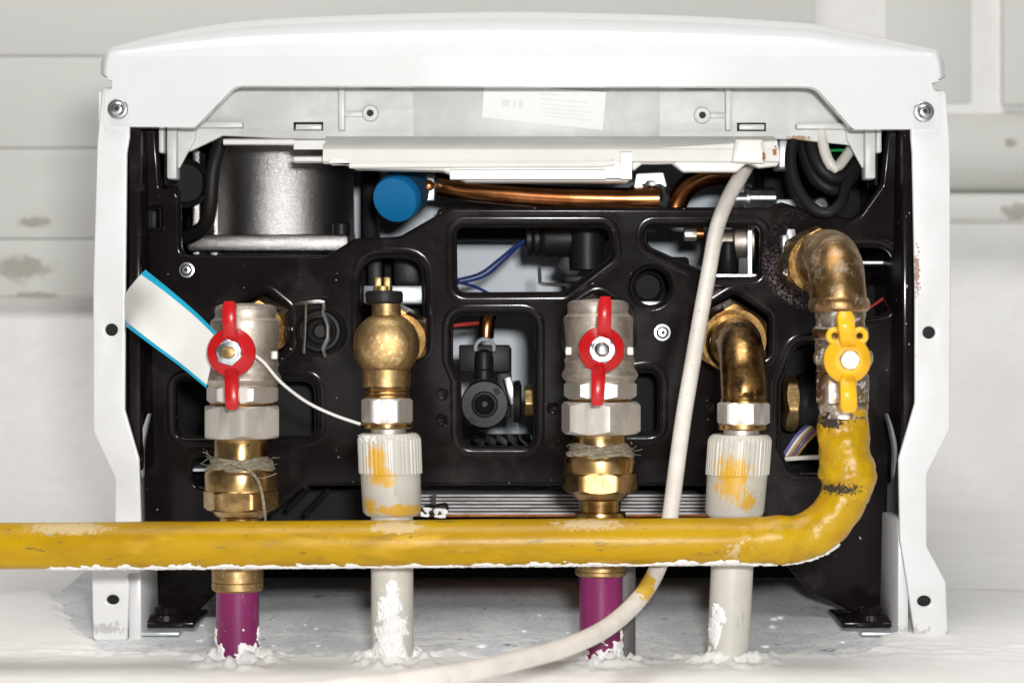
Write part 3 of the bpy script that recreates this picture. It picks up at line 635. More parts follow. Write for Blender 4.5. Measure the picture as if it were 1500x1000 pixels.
for i, m_ in enumerate(('wire_violet', 'wire_white', 'wire_brown', 'wire_violet', 'wire_brown')):
    mb = MB(); tube(mb, [P(1146+i*5, 668, .012), P(1165+i*4, 640+i*2, .010), P(1185+i*3, 620+i*3, .014)], LN(2.6), 8); mb.build('wire', M[m_], boiler)
mb = MB(); tube(mb, [P(1150, 672, .010), P(1180, 670, .008), P(1215, 669, .012)], LN(3.4), 8); mb.build('wire', M['wire_white'], boiler)
mb = MB(); lathe(mb, P(950, 420, .02), (0, -1, 0), [(LN(24), -.02), (LN(24), 0), (LN(19), .001), (LN(18), -.004)], 32); mb.build('drain_socket', M['black_in'], boiler)
mb = MB(); pbox(mb, 935, 441, 972, 449, .010, .03, .0005); mb.build('steel_ledge', M['galv'], boiler)
mb = MB(); pbox(mb, 278, 686, 312, 690, .012, .04); mb.build('steel_ledge', M['galv'], boiler)
for q in ([(420, 745), (452, 712)], [(446, 752), (482, 716)]):
    mb = MB(); tube(mb, [P(*q[0], .02), P(*q[1], .02)], .0014, 8); mb.build('rod', M['black'], boiler)
# heat exchanger fins under the plate edge and chipped block
for i in range(6):
    mb = MB(); pbox(mb, 600, 724+i*5.2, 1036, 727.0+i*5.2, .03-.0016*i, .10); mb.build('fin', M['finalu'], boiler)
mb = MB(); pbox(mb, 600, 722, 1036, 756, .040, .09); mb.build('fin_core', M['copper'], boiler)
mb = MB(); pbox(mb, 200, 757, 1320, 846, .104, .115); mb.build('shade_sheet', M['black_in'], boiler)  # black sheet standing in for the shadowed interior below the plate
for q in ((395, 600), (1036, 1200)):
    mb = MB(); pbox(mb, q[0], 716, q[1], 770, .06, .10); mb.build('shade_backing', M['black_in'], boiler)  # more black boxes for the dark interior under the plate edge
mb = MB(); box(mb, P(637, 746, .0), (LN(40), .012, LN(14)), Matrix.Rotation(-.15, 3, 'Y'), .0015); box(mb, P(636, 733, .002), (.0016, .002, .008)); o = mb.build('cable_clip', M['bplast'], boiler)
surf = lambda u_, v_: (P(616+40*u_, 742+14*v_+3*u_, -.0062), Vector((0, -1, 0)))
mb = MB(); patch(mb, surf, lambda u_, v_: noise.noise(Vector((u_*5, v_*2.5, 1.7)))+.05, 40, 16, .0007)
if mb.v: mb.build('plaster_fleck', M['drip'], o)
# corner loop of black hoses, with a pale lead inside
for pts, r in (([(1165, 190, .0), (1158, 235, -.004), (1168, 275, -.008), (1190, 305, -.012), (1212, 312, -.014), (1232, 298, -.012), (1240, 270, -.004), (1262, 240, .006)], 8.5), ([(1185, 190, .005), (1190, 220, .0), (1205, 250, -.003), (1228, 262, -.002), (1250, 245, .004), (1268, 215, .012)], 10), ([(1176, 190, .01), (1180, 230, .006), (1196, 262, .002), (1222, 278, .001), (1246, 262, .006), (1262, 232, .014)], 10), ([(1200, 188, .015), (1205, 230, .012), (1225, 255, .010), (1255, 235, .015)], 9)):
    mb = MB(); tube(mb, [P(*q) for q in pts], LN(r), 14); mb.build('hose', M['rubber'], boiler)
mb = MB(); tube(mb, [P(1202, 190, -.002), P(1208, 222, -.004), P(1218, 243, -.006), P(1228, 243, -.004), P(1246, 220, .004)], LN(8), 14); mb.build('lead', M['wire_white'], boiler)
mb = MB(); tube(mb, [P(1206, 222, .008), P(1228, 220, .008), P(1246, 222, .008)], LN(2.4), 8); mb.build('wire', M['wire_green'], boiler)
mb = MB(); lathe(mb, P(1201, 303, -.006), (0, -1, .2), [(.0045, -.004), (.0045, .001), (.003, .003), (.0005, .0034)], 24); mb.build('bolt', M['steel'], boiler)

# plastic tray hung under the cover ------------------------------------------
YT = -.004
tray = sheet('drip_tray', rpoly([(338, 112, 0), (1200, 112, 0), (1246, 184, 0), (1284, 188, 4), (1280, 222, 3), (1240, 212, 6), (1160, 204, 6), (1140, 204, 0), (430, 204, 0), (326, 199, 6), (252, 234, 4), (250, 186, 4), (284, 182, 0)]), [[(533, 113), (573, 113), (573, 130), (533, 130)], [(1003, 114), (1046, 114), (1046, 131), (1003, 131)], [(430, 179), (473, 179), (473, 191), (430, 191)], [(1080, 180), (1122, 180), (1122, 192), (1080, 192)]], YT, .0030, .0005, M['milky'], boiler)
def tb(x0, y0, x1, y1, ya, yb, mat='milky', name='rib', bev=.0005):
    mb = MB(); pbox(mb, x0, y0, x1, y1, ya, yb, bev); return mb.build(name, M[mat], tray)
tb(496, 118, 505, 191, YT-.004, YT+.0006); tb(1063, 118, 1072, 191, YT-.004, YT+.0006)
tb(504, 163, 535, 171, YT-.002, YT+.0006); tb(1036, 165, 1064, 173, YT-.002, YT+.0006)
tb(284, 178, 355, 187, YT-.005, YT+.0006); tb(1167, 180, 1250, 189, YT-.005, YT+.0006)
tb(606, 116, 966, 203, YT-.0006, YT+.0004, 'milky', 'raised_field', .0002)
for c in ((543, 167), (1028, 170)):
    mb = MB(); lathe(mb, P(*c, YT+.0005), (0, -1, 0), [(LN(12), 0), (LN(12), .0026), (LN(10.5), .0034), (LN(5), .0034), (LN(4.6), .0015)], 32); o = mb.build('boss', M['milky'], tray, 30)
    mb = MB(); lathe(mb, P(*c, YT+.0005), (0, -1, 0), [(LN(5), .0030), (LN(5), .00355)], 20); mb.v = [q for q in mb.v]; 
    me = mb; vv = len(o.data.vertices); bm = bmesh.new(); bm.from_mesh(o.data); cc = WORLD[o]; nv = [bm.verts.new(q-cc) for q in me.v]
    for f in me.f: bm.faces.new([nv[i] for i in f]).material_index = 1
    bm.to_mesh(o.data); bm.free(); o.data.materials.append(M['shade_black'])
for x0, x1 in ((433, 471), (1083, 1120)):
    tb(x0, 182, x1, 190, YT-.001, YT+.004, 'wplast', 'latch')
# legs of the tray
for s, x0, x1, x2 in ((1, 244, 259, 232), (-1, 1283, 1267, 1292)):
    tb(min(x0, x1), 186, max(x0, x1), 262, YT-.006, YT+.004, 'milky', 'leg', .001)
    tb(min(x2, x2+s*8), 184, max(x2, x2+s*8), 224, YT-.008, YT+.001, 'milky', 'leg', .001)
    tb(min(x2+s*8, x0), 186, max(x2+s*8, x0), 272, YT+.0005, YT+.02, 'black_in', 'black_hanger', .0008)
    sheet('gusset', [(x1, 186), (x1+s*28, 186), (x1+s*26, 205), (x1+s*4, 246), (x1, 246)] if s > 0 else [(x1, 246), (x1+s*4, 246), (x1+s*26, 205), (x1+s*28, 186), (x1, 186)], [], YT-.002, .0020, .0004, M['milky'], tray)
# lower trough
def prism(x0, x1, prof, name, mat='wplast', ang=30):
    """long moulding from column x0 to x1; prof is a closed section of (row, depth)"""
    mb = MB(); n = len(prof); vs = []
    for xx in (x0, x1):
        for (py, y) in prof: q = P(xx, py, y); q.x = (xx-750)*S*kf(-.02); vs.append(q)
    mb.add(vs, [(i, (i+1) % n, n+(i+1) % n, n+i) for i in range(n)]+[tuple(range(n)), tuple(range(n, 2*n))]); return mb.build(name, M[mat], tray, ang)
prism(327, 432, [(203, -.018), (205, -.020), (211, -.020), (213, -.018), (213, -.004), (203, -.004)], 'rail')
prism(474, 1140, [(200, -.006), (205, -.016), (208, -.018), (216, -.022), (219, -.023), (236, -.024), (240, -.022), (241, -.002), (200, -.002)], 'trough')
prism(430, 476, [(204, -.014), (206, -.019), (219, -.019), (219, -.008), (204, -.008)], 'rail')
prism(428, 520, [(228, -.010), (230, -.013), (236, -.013), (239, -.011), (239, -.003), (228, -.003)], 'rail')
sheet('trough_lip', rpoly([(474, 234, 2), (920, 234, 2), (922, 266, 3), (682, 266, 12), (648, 250, 12), (520, 247, 10), (500, 238, 4)]), [], -.0245, .012, .0015, M['wplast'], tray)
mb = MB(); tube(mb, [P(512, 243, -.0262), P(700, 242, -.0262), P(882, 241, -.0262), P(896, 236, -.0262)], .0012, 8); mb.build('bead', M['wplast'], tray)
prism(660, 886, [(248, -.0262), (250, -.0275), (262, -.0275), (264, -.0255), (264, -.02), (248, -.02)], 'trough_face')
prism(908, 924, [(222, -.0262), (224, -.028), (262, -.028), (264, -.026), (264, -.015), (222, -.015)], 'clip')
sheet('trough_end', rpoly([(924, 218, 2), (1140, 205, 4), (1140, 243, 4), (1112, 246, 6), (1095, 238, 10), (1080, 252, 8), (1000, 252, 12), (982, 236, 12), (946, 236, 12), (926, 252, 4)]), [], -.0225, .006, .001, M['wplast'], tray)
sheet('clip', rpoly([(1078, 204, 3), (1118, 204, 3), (1122, 240, 4), (1072, 238, 4)]), [], -.0275, .006, .0012, M['wplast'], tray)
mb = MB(); pbox(mb, 1141, 205, 1160, 246, .0, .02, .001); mb.build('shield', M['galv'], boiler)
# paper label with faint printed lines
lab = [(709, 122), (888, 135), (883, 191), (706, 172)]
mb = MB(); yv = YT-.0011
mb.add([P(*q, yv) for q in lab]+[P(*q, yv+.0003) for q in lab], [(0, 1, 2, 3), (7, 6, 5, 4), (0, 1, 5, 4), (1, 2, 6, 5), (2, 3, 7, 6), (3, 0, 4, 7)])
lo = mb.build('label', M['label'], tray)
mb = MB()
def lq(u_, v_): 
    a = Vector(lab[0]).lerp(Vector(lab[1]), u_); b = Vector(lab[3]).lerp(Vector(lab[2]), u_); return a.lerp(b, v_)
for (u0, u1, v0, v1) in ((.46, .62, .16, .19), (.48, .86, .30, .33), (.48, .84, .44, .465), (.48, .90, .55, .58), (.48, .82, .66, .685), (.50, .9, .76, .785), (.16, .22, .42, .62), (.25, .27, .42, .62), (.29, .33, .42, .62)):
    qs = [lq(u0, v0), lq(u1, v0), lq(u1, v1), lq(u0, v1)]
    mb.add([P(*q, yv-.00006) for q in qs], [(0, 1, 2, 3)])
me = bpy.data.meshes.new('print'); bm = bmesh.new(); bm.from_mesh(lo.data); cc = WORLD[lo]; nv = [bm.verts.new(q-cc) for q in mb.v]
for f in mb.f: bm.faces.new([nv[i] for i in f]).material_index = 1
bm.to_mesh(lo.data); bm.free(); lo.data.materials.append(M['ink']); bpy.data.meshes.remove(me)

# ------------------------------------------------------------------ pipes and valves
YP = -.075
def vprof(mb, cx, rows, y=YP, n=64, fn=None):
    """turned vertical piece; rows of (half width, row), axis at column cx (number or function of row)"""
    r0 = rows[0][1]; vs = []; u, w = Vector((1, 0, 0)), Vector((0, 1, 0)); fs = []
    for (hw, py) in rows:
        c = P(cx(py) if callable(cx) else cx, py, y); R = LN(hw, y-hw*S*0.0)
        for i in range(n):
            t = 2*PI*i/n; rr = R*(fn(t, py) if fn else 1); vs.append(c+u*math.cos(t)*rr+w*math.sin(t)*rr)
    m = len(rows)
    for j in range(m-1):
        for i in range(n): fs.append((j*n+i, j*n+(i+1) % n, (j+1)*n+(i+1) % n, (j+1)*n+i))
    fs += [tuple(range(n)), tuple((m-1)*n+i for i in range(n))]
    return mb.add(vs, fs)
def vhex(mb, cx, py0, py1, hw, y=YP, rot=.2, circ_k=1.06):
    c = P(cx, py1, y); return hexnut(mb, c, (0, 0, 1), LN(hw*circ_k, y), LN(py1-py0, y), rot)
def bolt_disc(mb, c, prof): return lathe(mb, c, (0, -1, 0), prof, 48)
def wing(mb, pts, w0, w1, t=.004):
    """handle wing: centre line of 3-D points on its near edge, depth t towards the valve"""
    path = crom(pts, .002); n = len(path); vs = []; fs = []
    for i, q in enumerate(path):
        s = i/(n-1); w = (w0+(w1-w0)*s)/2; e = 1.0 if 0 < i < n-1 else .7
        for (dx, dy) in ((-w*e, t*.9), (-w*e, t*.12), (-w*.7*e, 0), (w*.7*e, 0), (w*e, t*.12), (w*e, t*.9)):
            vs.append(q+Vector((dx, dy, 0)))
    for i in range(n-1):
        for j in range(6): fs.append((i*6+j, i*6+(j+1) % 6, (i+1)*6+(j+1) % 6, (i+1)*6+j))
    fs += [tuple(range(6)), tuple((n-1)*6+j for j in range(6))]; mb.add(vs, fs)
def pipe_surf(cxf, py0, py1, hw, a0, a1, y=YP):
    def f(u_, v_):
        py = py0+(py1-py0)*v_; a_ = math.radians(a0+(a1-a0)*u_); nrm = Vector((math.sin(a_), -math.cos(a_), 0))
        return P(cxf(py) if callable(cxf) else cxf, py, y)+nrm*LN(hw, y), nrm
    return f
def crust(parent, surf, mask, nu=70, nv=90, thick=.0006, mat='drip', name='plaster_crust'):
    mb = MB(); patch(mb, surf, mask, nu, nv, thick)
    if mb.v: mb.build(name, M[mat], parent, 80)

def red_valve(label, cx, lean, dy, hdisc, wing_up, wing_dn, bolt_brass, base, hemp):
    """cx: column of the axis; dy: shift of all rows; lean: columns gained from bottom to top"""
    t = thing('water_pipe', (P(cx, 960, YP).x, YP, ZF), label, 'pipe', 'water pipes with a red-handled valve')
    ax = lambda py: cx+lean*(600-py)/150.0
    mb = MB(); R = lambda *rows: [(h_, p_+dy) for h_, p_ in rows]
    vprof(mb, ax, R((10, 444), (36, 446), (43, 449), (45, 454), (44, 462), (45, 466), (50, 470), (51, 476), (50, 482), (49.5, 500), (49.5, 520), (50, 530), (52, 534), (50.5, 538), (51, 545), (55, 551), (56, 556), (54, 560), (51, 563), (50, 566)))
    body = mb.build('valve_body', M['nickel'], t, 25)
    mb = MB(); vhex(mb, ax(577+dy), 564+dy, 590+dy, 51, rot=.1); mb.build('collar', M['nickel_s'], body)
    mb = MB(); bolt_disc(mb, P(hdisc[0], hdisc[1], -.098)+Vector((0, .022, 0)), [(LN(30, YP), 0), (LN(28, YP), .010), (LN(20, YP), .012), (LN(18, YP), .022)]); mb.build('stem_boss', M['nickel'], body)
    for sx in (-1, 1):
        mb = MB(); box(mb, P(ax(520)+sx*45, 520+dy, -.090), (LN(9), .004, LN(11)), None, .0006); mb.build('stop', M['nickel_s'], body)
    mb = MB(); vprof(mb, ax(594), R((46, 588), (47, 591), (45, 593), (47, 596), (45, 600))); mb.build('ring', M['brass'], t)
    mb = MB(); vhex(mb, cx, 594+dy, 641+dy, 58, rot=.35); mb.build('union_nut', M['nickel_s'], t)
    mb = MB(); vprof(mb, cx-1, R((36, 636), (39, 641), (39, 676), (38, 700))); mb.build('sleeve', M['brass'], t)
    hd = hemp
    mb = MB(); vprof(mb, cx-1, R((48, hd[0]+9), (52, hd[0]+14), (53, hd[0]+18), (52, hd[1]), (54, hd[1]+2))); mb.build('union_body', M['brass'], t)
    mb = MB(); vhex(mb, cx-1, hd[1]+dy, hd[1]+30+dy, 55, rot=.05, circ_k=1.03); mb.build('union_hex', M['brass'], t)
    mb = MB(); vprof(mb, cx-1, R((44, hd[1]+28), (38, hd[1]+38), (31, hd[1]+42), (30, hd[1]+58), (37, hd[1]+60), (38, hd[1]+66), (36, hd[1]+72), (36, 832))); mb.build('tail', M['brass'], t)
    # hemp wound on the thread
    mb = MB()
    for kx in range(9):
        py = hd[0]-4+kx*1.8+dy; rr = 39.5+kx*.9
        pts = [P(cx-1, py+2.0*math.sin(3*a_+kx), YP)+Vector((math.cos(a_), math.sin(a_), 0))*LN(rr+1.5*math.sin(5*a_+kx*2), YP) for a_ in [2*PI*i/28 for i in range(29)]]
        tube(mb, pts, .0009, 6, .004)
    hp = mb.build('hemp_winding', M['hemp'], t, 80)
    mb = MB()
    for kx in range(46):
        a_ = random.uniform(PI, 2*PI); py = hd[0]+random.uniform(-8, 8)+dy
        q = P(cx-1, py, YP)+Vector((math.cos(a_), math.sin(a_), 0))*LN(46, YP); ln = random.uniform(.0008, .0032); d = Vector((math.cos(a_)*.7+random.uniform(-.7, .7), math.sin(a_)*.3-.1, random.uniform(-.6, .8)))
        tube(mb, [q, q+d*ln*.5, q+d*ln+Vector((random.uniform(-.001, .001), 0, random.uniform(-.001, .001)))], .00012, 4, .002)
    mb.build('fibres', M['hemp'], hp, 80)
    bx = base
    mb = MB(); vprof(mb, bx, [(36, 818), (37.5, 830), (37.5, bx == 348 and 850 or 834), (36.5, bx == 348 and 851 or 835), (37.5, bx == 348 and 852 or 836), (37.5, bx == 348 and 861 or 840), (35, bx == 348 and 864 or 842)]); mb.build('press_ring', M['brass_c'], t)
    mb = MB(); vprof(mb, bx, [(31.5, 800), (31.5, 990)]); pv = mb.build('pipe', M['purple'], t)
    # handle
    yh = -.100; c = P(hdisc[0], hdisc[1], yh); mb = MB(); r = hdisc[2]
    bolt_disc(mb, c, [(LN(r*.97, yh), -.0012), (LN(r, yh), 0), (LN(r*.97, yh), .0010), (LN(r*.55, yh), .0042), (LN(r*.4, yh), .0044)])
    hnd = mb.build('handle', M['red'], t, 30)
    for pts in (wing_up, wing_dn):
        mb = MB(); wing(mb, [P(*q) for q in pts], LN(18), LN(17), .0050); mb.build('wing', M['red'], hnd, 40)
    mb = MB(); hexnut(mb, c+Vector((0, -.0043, 0)), (0, -1, 0), LN(20, yh), .0035, .3); mb.build('nut', M['steel'], hnd)
    mb = MB()
    if bolt_brass: lathe(mb, c+Vector((0, -.007, 0)), (0, -1, 0), [(LN(10, yh), 0), (LN(10, yh), .0028), (LN(9, yh), .0032), (LN(3, yh), .0033)], 4 if False else 24, lambda q, h_: .86+.14*abs(math.cos(q)))
    else: lathe(mb, c+Vector((0, -.007, 0)), (0, -1, 0), [(LN(12, yh), 0), (LN(11, yh), .002), (LN(7, yh), .0034), (LN(2, yh), .0038)], 32)
    mb.build('spindle', M['brass'] if bolt_brass else M['steel'], hnd)
    # inlet from the plate
    cz = 480+dy*.5
    mb = MB(); o_ = P(cx+lean*.6, cz, YP); lathe(mb, o_, (0, 1, 0), [(LN(30, YP), -.001), (LN(30, YP), .075)], 40); mb.build('inlet', M['brass_c'], t)
    mb = MB(); hexnut(mb, o_+Vector((0, .046, -.001)), (0, 1, .16), LN(47, YP), .020, .5); mb.build('inlet_nut', M['brass_n'], t)
    # dried plaster at the foot
    crust(t, pipe_surf(bx, 900, 975, 31.5, -95, 95), lambda u_, v_: 1.3*(v_-.60)+.85*fbm((u_*3, v_*2, bx), 2.2), thick=.0009)
    return t, pv
t1, pv1 = red_valve('purple water pipe with brass fittings and red-handled nickel valve beside the white card tag', 354, 6, 0, (339, 516, 36), [(337, 508, -.1035), (336, 492, -.106), (335, 465, -.1075), (335, 441, -.106)], [(338, 540, -.1035), (338.5, 560, -.106), (339, 585, -.107), (339.5, 600, -.106)], True, 348, (676, 716))
t3, pv3 = red_valve('purple water pipe with red-handled nickel valve beside the dark conduit, no tag on it', 880, -4, -6, (881, 512, 34), [(884, 500, -.1035), (885, 485, -.106), (886, 460, -.1075), (887, 434, -.106)], [(878, 535, -.1035), (877, 552, -.106), (876, 575, -.107), (875, 594, -.106)], False, 880, (662, 696))
# loose hemp strands hanging from the first joint
mb = MB()
for kx in range(7):
    o_ = random.uniform(-2, 2)
    tube(mb, [P(338+kx*2, 679+kx, -.094), P(362+o_, 686, -.0955), P(378+o_, 704, -.0955), P(384+o_, 725, -.0945), P(387+o_*1.2, 748, -.0945), P(389+o_*.6, 764, -.0935)], .00028, 5, .004)
tube(mb, [P(352, 680, -.094), P(368, 696, -.097), P(385, 700, -.098), P(405, 693, -.096)], .0002, 5, .003)
mb.build('hemp_strand', M['hemp'], t1, 80)

def grey_collar(t, cxf, y0, fn_rows):
    rib = lambda a_, py: 1+.012*(1 if math.sin(40*a_) > 0 else -1)*(1 if y0+6 < py < y0+59 else 0)
    mb = MB(); vprof(mb, cxf, [(30, y0), (40, y0), (44, y0+3), (45.5, y0+7), (46, y0+10), (46, y0+56), (46, y0+58)], n=240, fn=rib); vprof(mb, cxf, [(45.5, y0+58), (44.5, y0+60)], n=64); a = mb.build('collar', M['gplast'], t, 30)
    mb = MB(); vprof(mb, cxf, [(44.5, y0+56), (44, y0+64), (43, y0+112), (42, y0+116), (38, y0+120), (30, y0+121)]); b = mb.build('socket', M['gplast'], t, 30)
    mb = MB(); vprof(mb, cxf, [(31, y0+110), (31, 990)]); c = mb.build('pipe', M['gplast'], t)
    return a, b, c
# safety valve
t2 = thing('safety_valve_pipe', (P(575, 960, YP).x, YP, ZF), 'grey plastic pipe under a ball-shaped brass safety valve', 'pipe')
mb = MB(); c = P(566, 506, -.072); R = LN(49, -.072); pr = [(R*.62*1.0, -R*1.35), (R*.64, -R*.75)]
lathe(mb, c, (0, 0, 1), [(R*.72, -R*1.25), (R*.72, -R*.72)]+[(R*math.cos(a_), R*math.sin(a_)) for a_ in [-.80+i*.09 for i in range(24)] if a_ < 1.0]+[(R*.44, R*.9), (R*.42, R*1.36), (R*.38, R*1.4)], 72); ball = mb.build('valve_body', M['brass_c'], t2, 30)
mb = MB(); lathe(mb, c+Vector((0, -R*.80, 0)), (0, -1, 0), [(R*.72, -R*.2), (R*.70, R*.06), (R*.6, R*.13), (R*.3, R*.19), (R*.02, R*.2)], 64); mb.build('cap_face', M['brass_c'], ball)
mb = MB(); vprof(mb, 563, [(24, 426), (27, 427), (28, 432), (27, 442), (24, 445)], -.072); mb.build('seal_ring', M['rubber'], t2)
mb = MB()
for dx in (-6.5, 6.5): box(mb, P(561+dx, 417, -.072), (LN(9), LN(20), LN(20)), None, .0005)
lathe(mb, P(561, 430, -.072), (0, 0, 1), [(LN(13), 0), (LN(13), .003), (LN(11), .0034)], 24); mb.build('slotted_stem', M['brass_c'], t2)
mb = MB(); vprof(mb, 567, [(32, 566), (33.5, 569), (31, 572), (33.5, 575), (31, 578), (33.5, 581), (32, 586)], -.074); mb.build('thread', M['brass'], t2)
mb = MB(); vhex(mb, 567, 583, 620, 36.5, rot=.05); mb.build('nut', M['nickel_s'], t2)
mb = MB(); vprof(mb, 567, [(34, 618), (37, 620), (37, 625), (35, 627)]); mb.build('ring', M['brass'], t2)
mb = MB(); vprof(mb, 569, [(26, 624), (26, 645)]); mb.build('insert', M['nickel_s'], t2)
mb = MB(); lathe(mb, c, (0, 1, 0), [(R*.8, 0), (R*.8, .03), (R*.72, .031), (R*.86, .034), (R*.86, .04), (R*.7, .041), (R*.7, .072)], 48); mb.build('inlet', M['brass_c'], t2)
mb = MB(); hexnut(mb, c+Vector((.0028, .044, .0026)), (0, 1, .16), LN(48, YP), .018, .5); mb.build('inlet_nut', M['brass_n'], t2)
ax2 = lambda py: 570+8*(py-640)/200 if py < 840 else 578-(py-840)*.02
ca, cb_, cp = grey_collar(t2, ax2, 634, None)
crust(t2, pipe_surf(ax2, 842, 975, 31, -80, 60), lambda u_, v_: .55-2.2*abs(u_-.52)**1.4*(1.5-v_)-1.1*max(0, .22-v_)*3+.50*fbm((u_*2.2, v_*3, 3), 2.0)-.1, 90, 120, .0011)
crust(ca, pipe_surf(ax2, 636, 650, 46.4, -75, -20), lambda u_, v_: .15-v_*.4+.5*fbm((u_*3, v_*2, 4), 1.5), 40, 20, .0004)

# elbow pipe
t4 = thing('elbow_pipe', (P(1068, 960, YP).x, YP, ZF), 'grey plastic pipe under a brown tarnished brass elbow', 'pipe')
xe = P(1090, 500, YP).x; ze = P(0, 503, YP).z; Rb = .024
path = [Vector((xe, .004, ze)), Vector((xe, YP+Rb+.012, ze)), Vector((xe, YP+Rb, ze))]
arc = [Vector((xe, YP+Rb-Rb*math.sin(a_), ze-Rb*(1-math.cos(a_)))) for a_ in [PI/2*i/14 for i in range(1, 15)]]
zb = P(0, 588, YP).z; full = path+arc+[Vector((xe, YP, zb+.003)), Vector((xe, YP, zb))]
mb = MB(); tube(mb, full, lambda s: LN(34, YP), 48, smooth=False); eb = mb.build('elbow', M['brass_o'], t4, 50)
mb = MB(); lathe(mb, Vector((xe, YP+Rb+.004, ze)), (0, 1, 0), [(LN(33, YP), -.002), (LN(39, YP), 0), (LN(40, YP), .003), (LN(36, YP), .005), (LN(38, YP), .007), (LN(40, YP), .009), (LN(42, YP), .012), (LN(36, YP), .014)], 48); mb.build('bead', M['brass_o'], eb)
mb = MB(); hexnut(mb, Vector((xe+.0005, YP+Rb+.018, ze+.001)), (0, 1, .16), LN(55, -.03), .020, .5); mb.build('inlet_nut', M['brass_n'], t4)
mb = MB(); vprof(mb, 1090, [(33, 582), (35, 585), (35, 589), (32, 591)]); mb.build('ring', M['brass_o'], t4)
mb = MB(); vhex(mb, 1089, 588, 622, 37, rot=.25); nt4 = mb.build('nut', M['nickel_s'], t4)
mb = MB(); vprof(mb, 1088, [(34, 620), (36, 622), (36, 627), (34, 629)]); mb.build('ring', M['brass'], t4)
mb = MB(); vprof(mb, 1086, [(26, 626), (26, 648)]); mb.build('insert', M['nickel_s'], t4)
ax4 = lambda py: 1084-14*(py-640)/190 if py < 830 else 1070-(py-830)*.03
ca, cb_, cp = grey_collar(t4, ax4, 636, None)
crust(t4, pipe_surf(ax4, 880, 975, 31, -80, 80), lambda u_, v_: .42-3.2*abs(u_-.22)-.3*max(0, .25-v_)*4+.65*fbm((u_*3, v_*2, 13), 1.7)+max(0, v_-.88)*4, 80, 90, .0008)

# gas pipe
YG = -.103
t5 = thing('gas_pipe', (P(700, 798, YG).x, YG, P(0, 833, YG).z), 'long yellow painted gas pipe with its yellow-handled valve and brass elbow', 'pipe')
xe = P(1228, 400, YG).x; ze = P(0, 376, YG).z; Rb = .020
path = [Vector((xe, .004, ze)), Vector((xe, YG+Rb+.012, ze)), Vector((xe, YG+Rb, ze))]
arc = [Vector((xe, YG+Rb-Rb*math.sin(a_), ze-Rb*(1-math.cos(a_)))) for a_ in [PI/2*i/14 for i in range(1, 15)]]
zb = P(0, 446, YG).z; full = path+arc+[Vector((xe, YG, zb))]
mb = MB(); tube(mb, full, lambda s: LN(41, YG), 48, disp=lambda q: .0005*noise.noise(q*120), smooth=False); eb = mb.build('elbow', M['brass_g'], t5, 50)
mb = MB(); vprof(mb, 1229, [(41, 436), (44, 440), (45, 446), (44, 453), (40, 457)], YG); mb.build('bead', M['brass_g'], eb)
mb = MB(); lathe(mb, Vector((xe, YG+Rb+.004, ze)), (0, 1, 0), [(LN(40, YG), -.003), (LN(45, YG), 0), (LN(46, YG), .004), (LN(41, YG), .006), (LN(43, YG), .010), (LN(40, YG), .013)], 48); mb.build('bead', M['brass_g'], eb)
mb = MB(); hexnut(mb, Vector((xe-.001, YG+Rb+.024, ze-.001)), (0, 1, .16), LN(52, -.06), .016, .5); mb.build('inlet_nut', M['brass_n'], t5)
mb = MB(); pbox(mb, 1152, 330, 1166, 398, -.006, .0, .0006); pbox(mb, 1146, 344, 1156, 372, -.010, .0, .0006); mb.build('lock_plate', M['galv'], boiler)
mb = MB(); vprof(mb, 1231, [(36, 455), (37, 462), (35, 470), (36, 478), (39, 480), (40, 484), (40, 493), (39, 497), (36, 499), (37, 505), (36, 520), (34, 540), (36, 545)], YG); vb = mb.build('valve_body', M['worn'], t5, 30)
mb = MB(); vprof(mb, 1231, [(40, 482), (40.6, 484), (40.6, 493), (40, 495)], YG); mb.build('band', M['brass_o'], vb)
for sx in (-1, 1):
    mb = MB(); lathe(mb, P(1236+sx*36, 524, YG-.004), (sx, -.4, 0), [(.0030, -.004), (.0030, .001), (.002, .0016)], 20); mb.build('stop', M['worn'], vb)
mb = MB(); vhex(mb, 1234, 545, 592, 39, YG, rot=.3, circ_k=1.0); mb.build('hex_end', M['worn'], t5)
mb = MB(); vprof(mb, 1235, [(36, 590), (37, 596), (34, 603), (35, 612)], YG); mb.build('thread', M['worn'], t5)
yh = -.126; c = P(1241, 527, yh); mb = MB()
lathe(mb, c+Vector((0, .022, 0)), (0, -1, 0), [(LN(22, yh), 0), (LN(20, yh), .022)], 32); mb.build('stem_boss', M['worn'], vb)
mb = MB(); bolt_disc(mb, c, [(LN(33, yh), -.003), (LN(34.5, yh), -.001), (LN(34.5, yh), .0005), (LN(32, yh), .0016), (LN(20, yh), .0038), (LN(15, yh), .0038)]); hnd = mb.build('handle', M['yhandle'], t5, 30)
for pts in ([(1243, 512, -.1285), (1243, 498, -.133), (1241, 478, -.136), (1239, 456, -.133)], [(1242, 548, -.1285), (1243, 562, -.132), (1244, 582, -.134), (1244, 604, -.130)]):
    mb = MB(); wing(mb, [P(*q) for q in pts], LN(19), LN(21), .0065); mb.build('wing', M['yhandle'], hnd, 40)
for ex in (1223, 1259):
    mb = MB(); cc = P(ex, 492, yh); rr = LN(9, yh); tube(mb, [cc+Vector((math.cos(a_)*rr, 0, math.sin(a_)*rr)) for a_ in [2*PI*i/20 for i in range(21)]], .0012, 10, .003); mb.build('eyelet', M['yhandle'], hnd)
mb = MB(); hexnut(mb, c+Vector((0, -.0036, 0)), (0, -1, 0), LN(15, yh), .0036, .2); mb.build('bolt', M['nickel'], hnd)
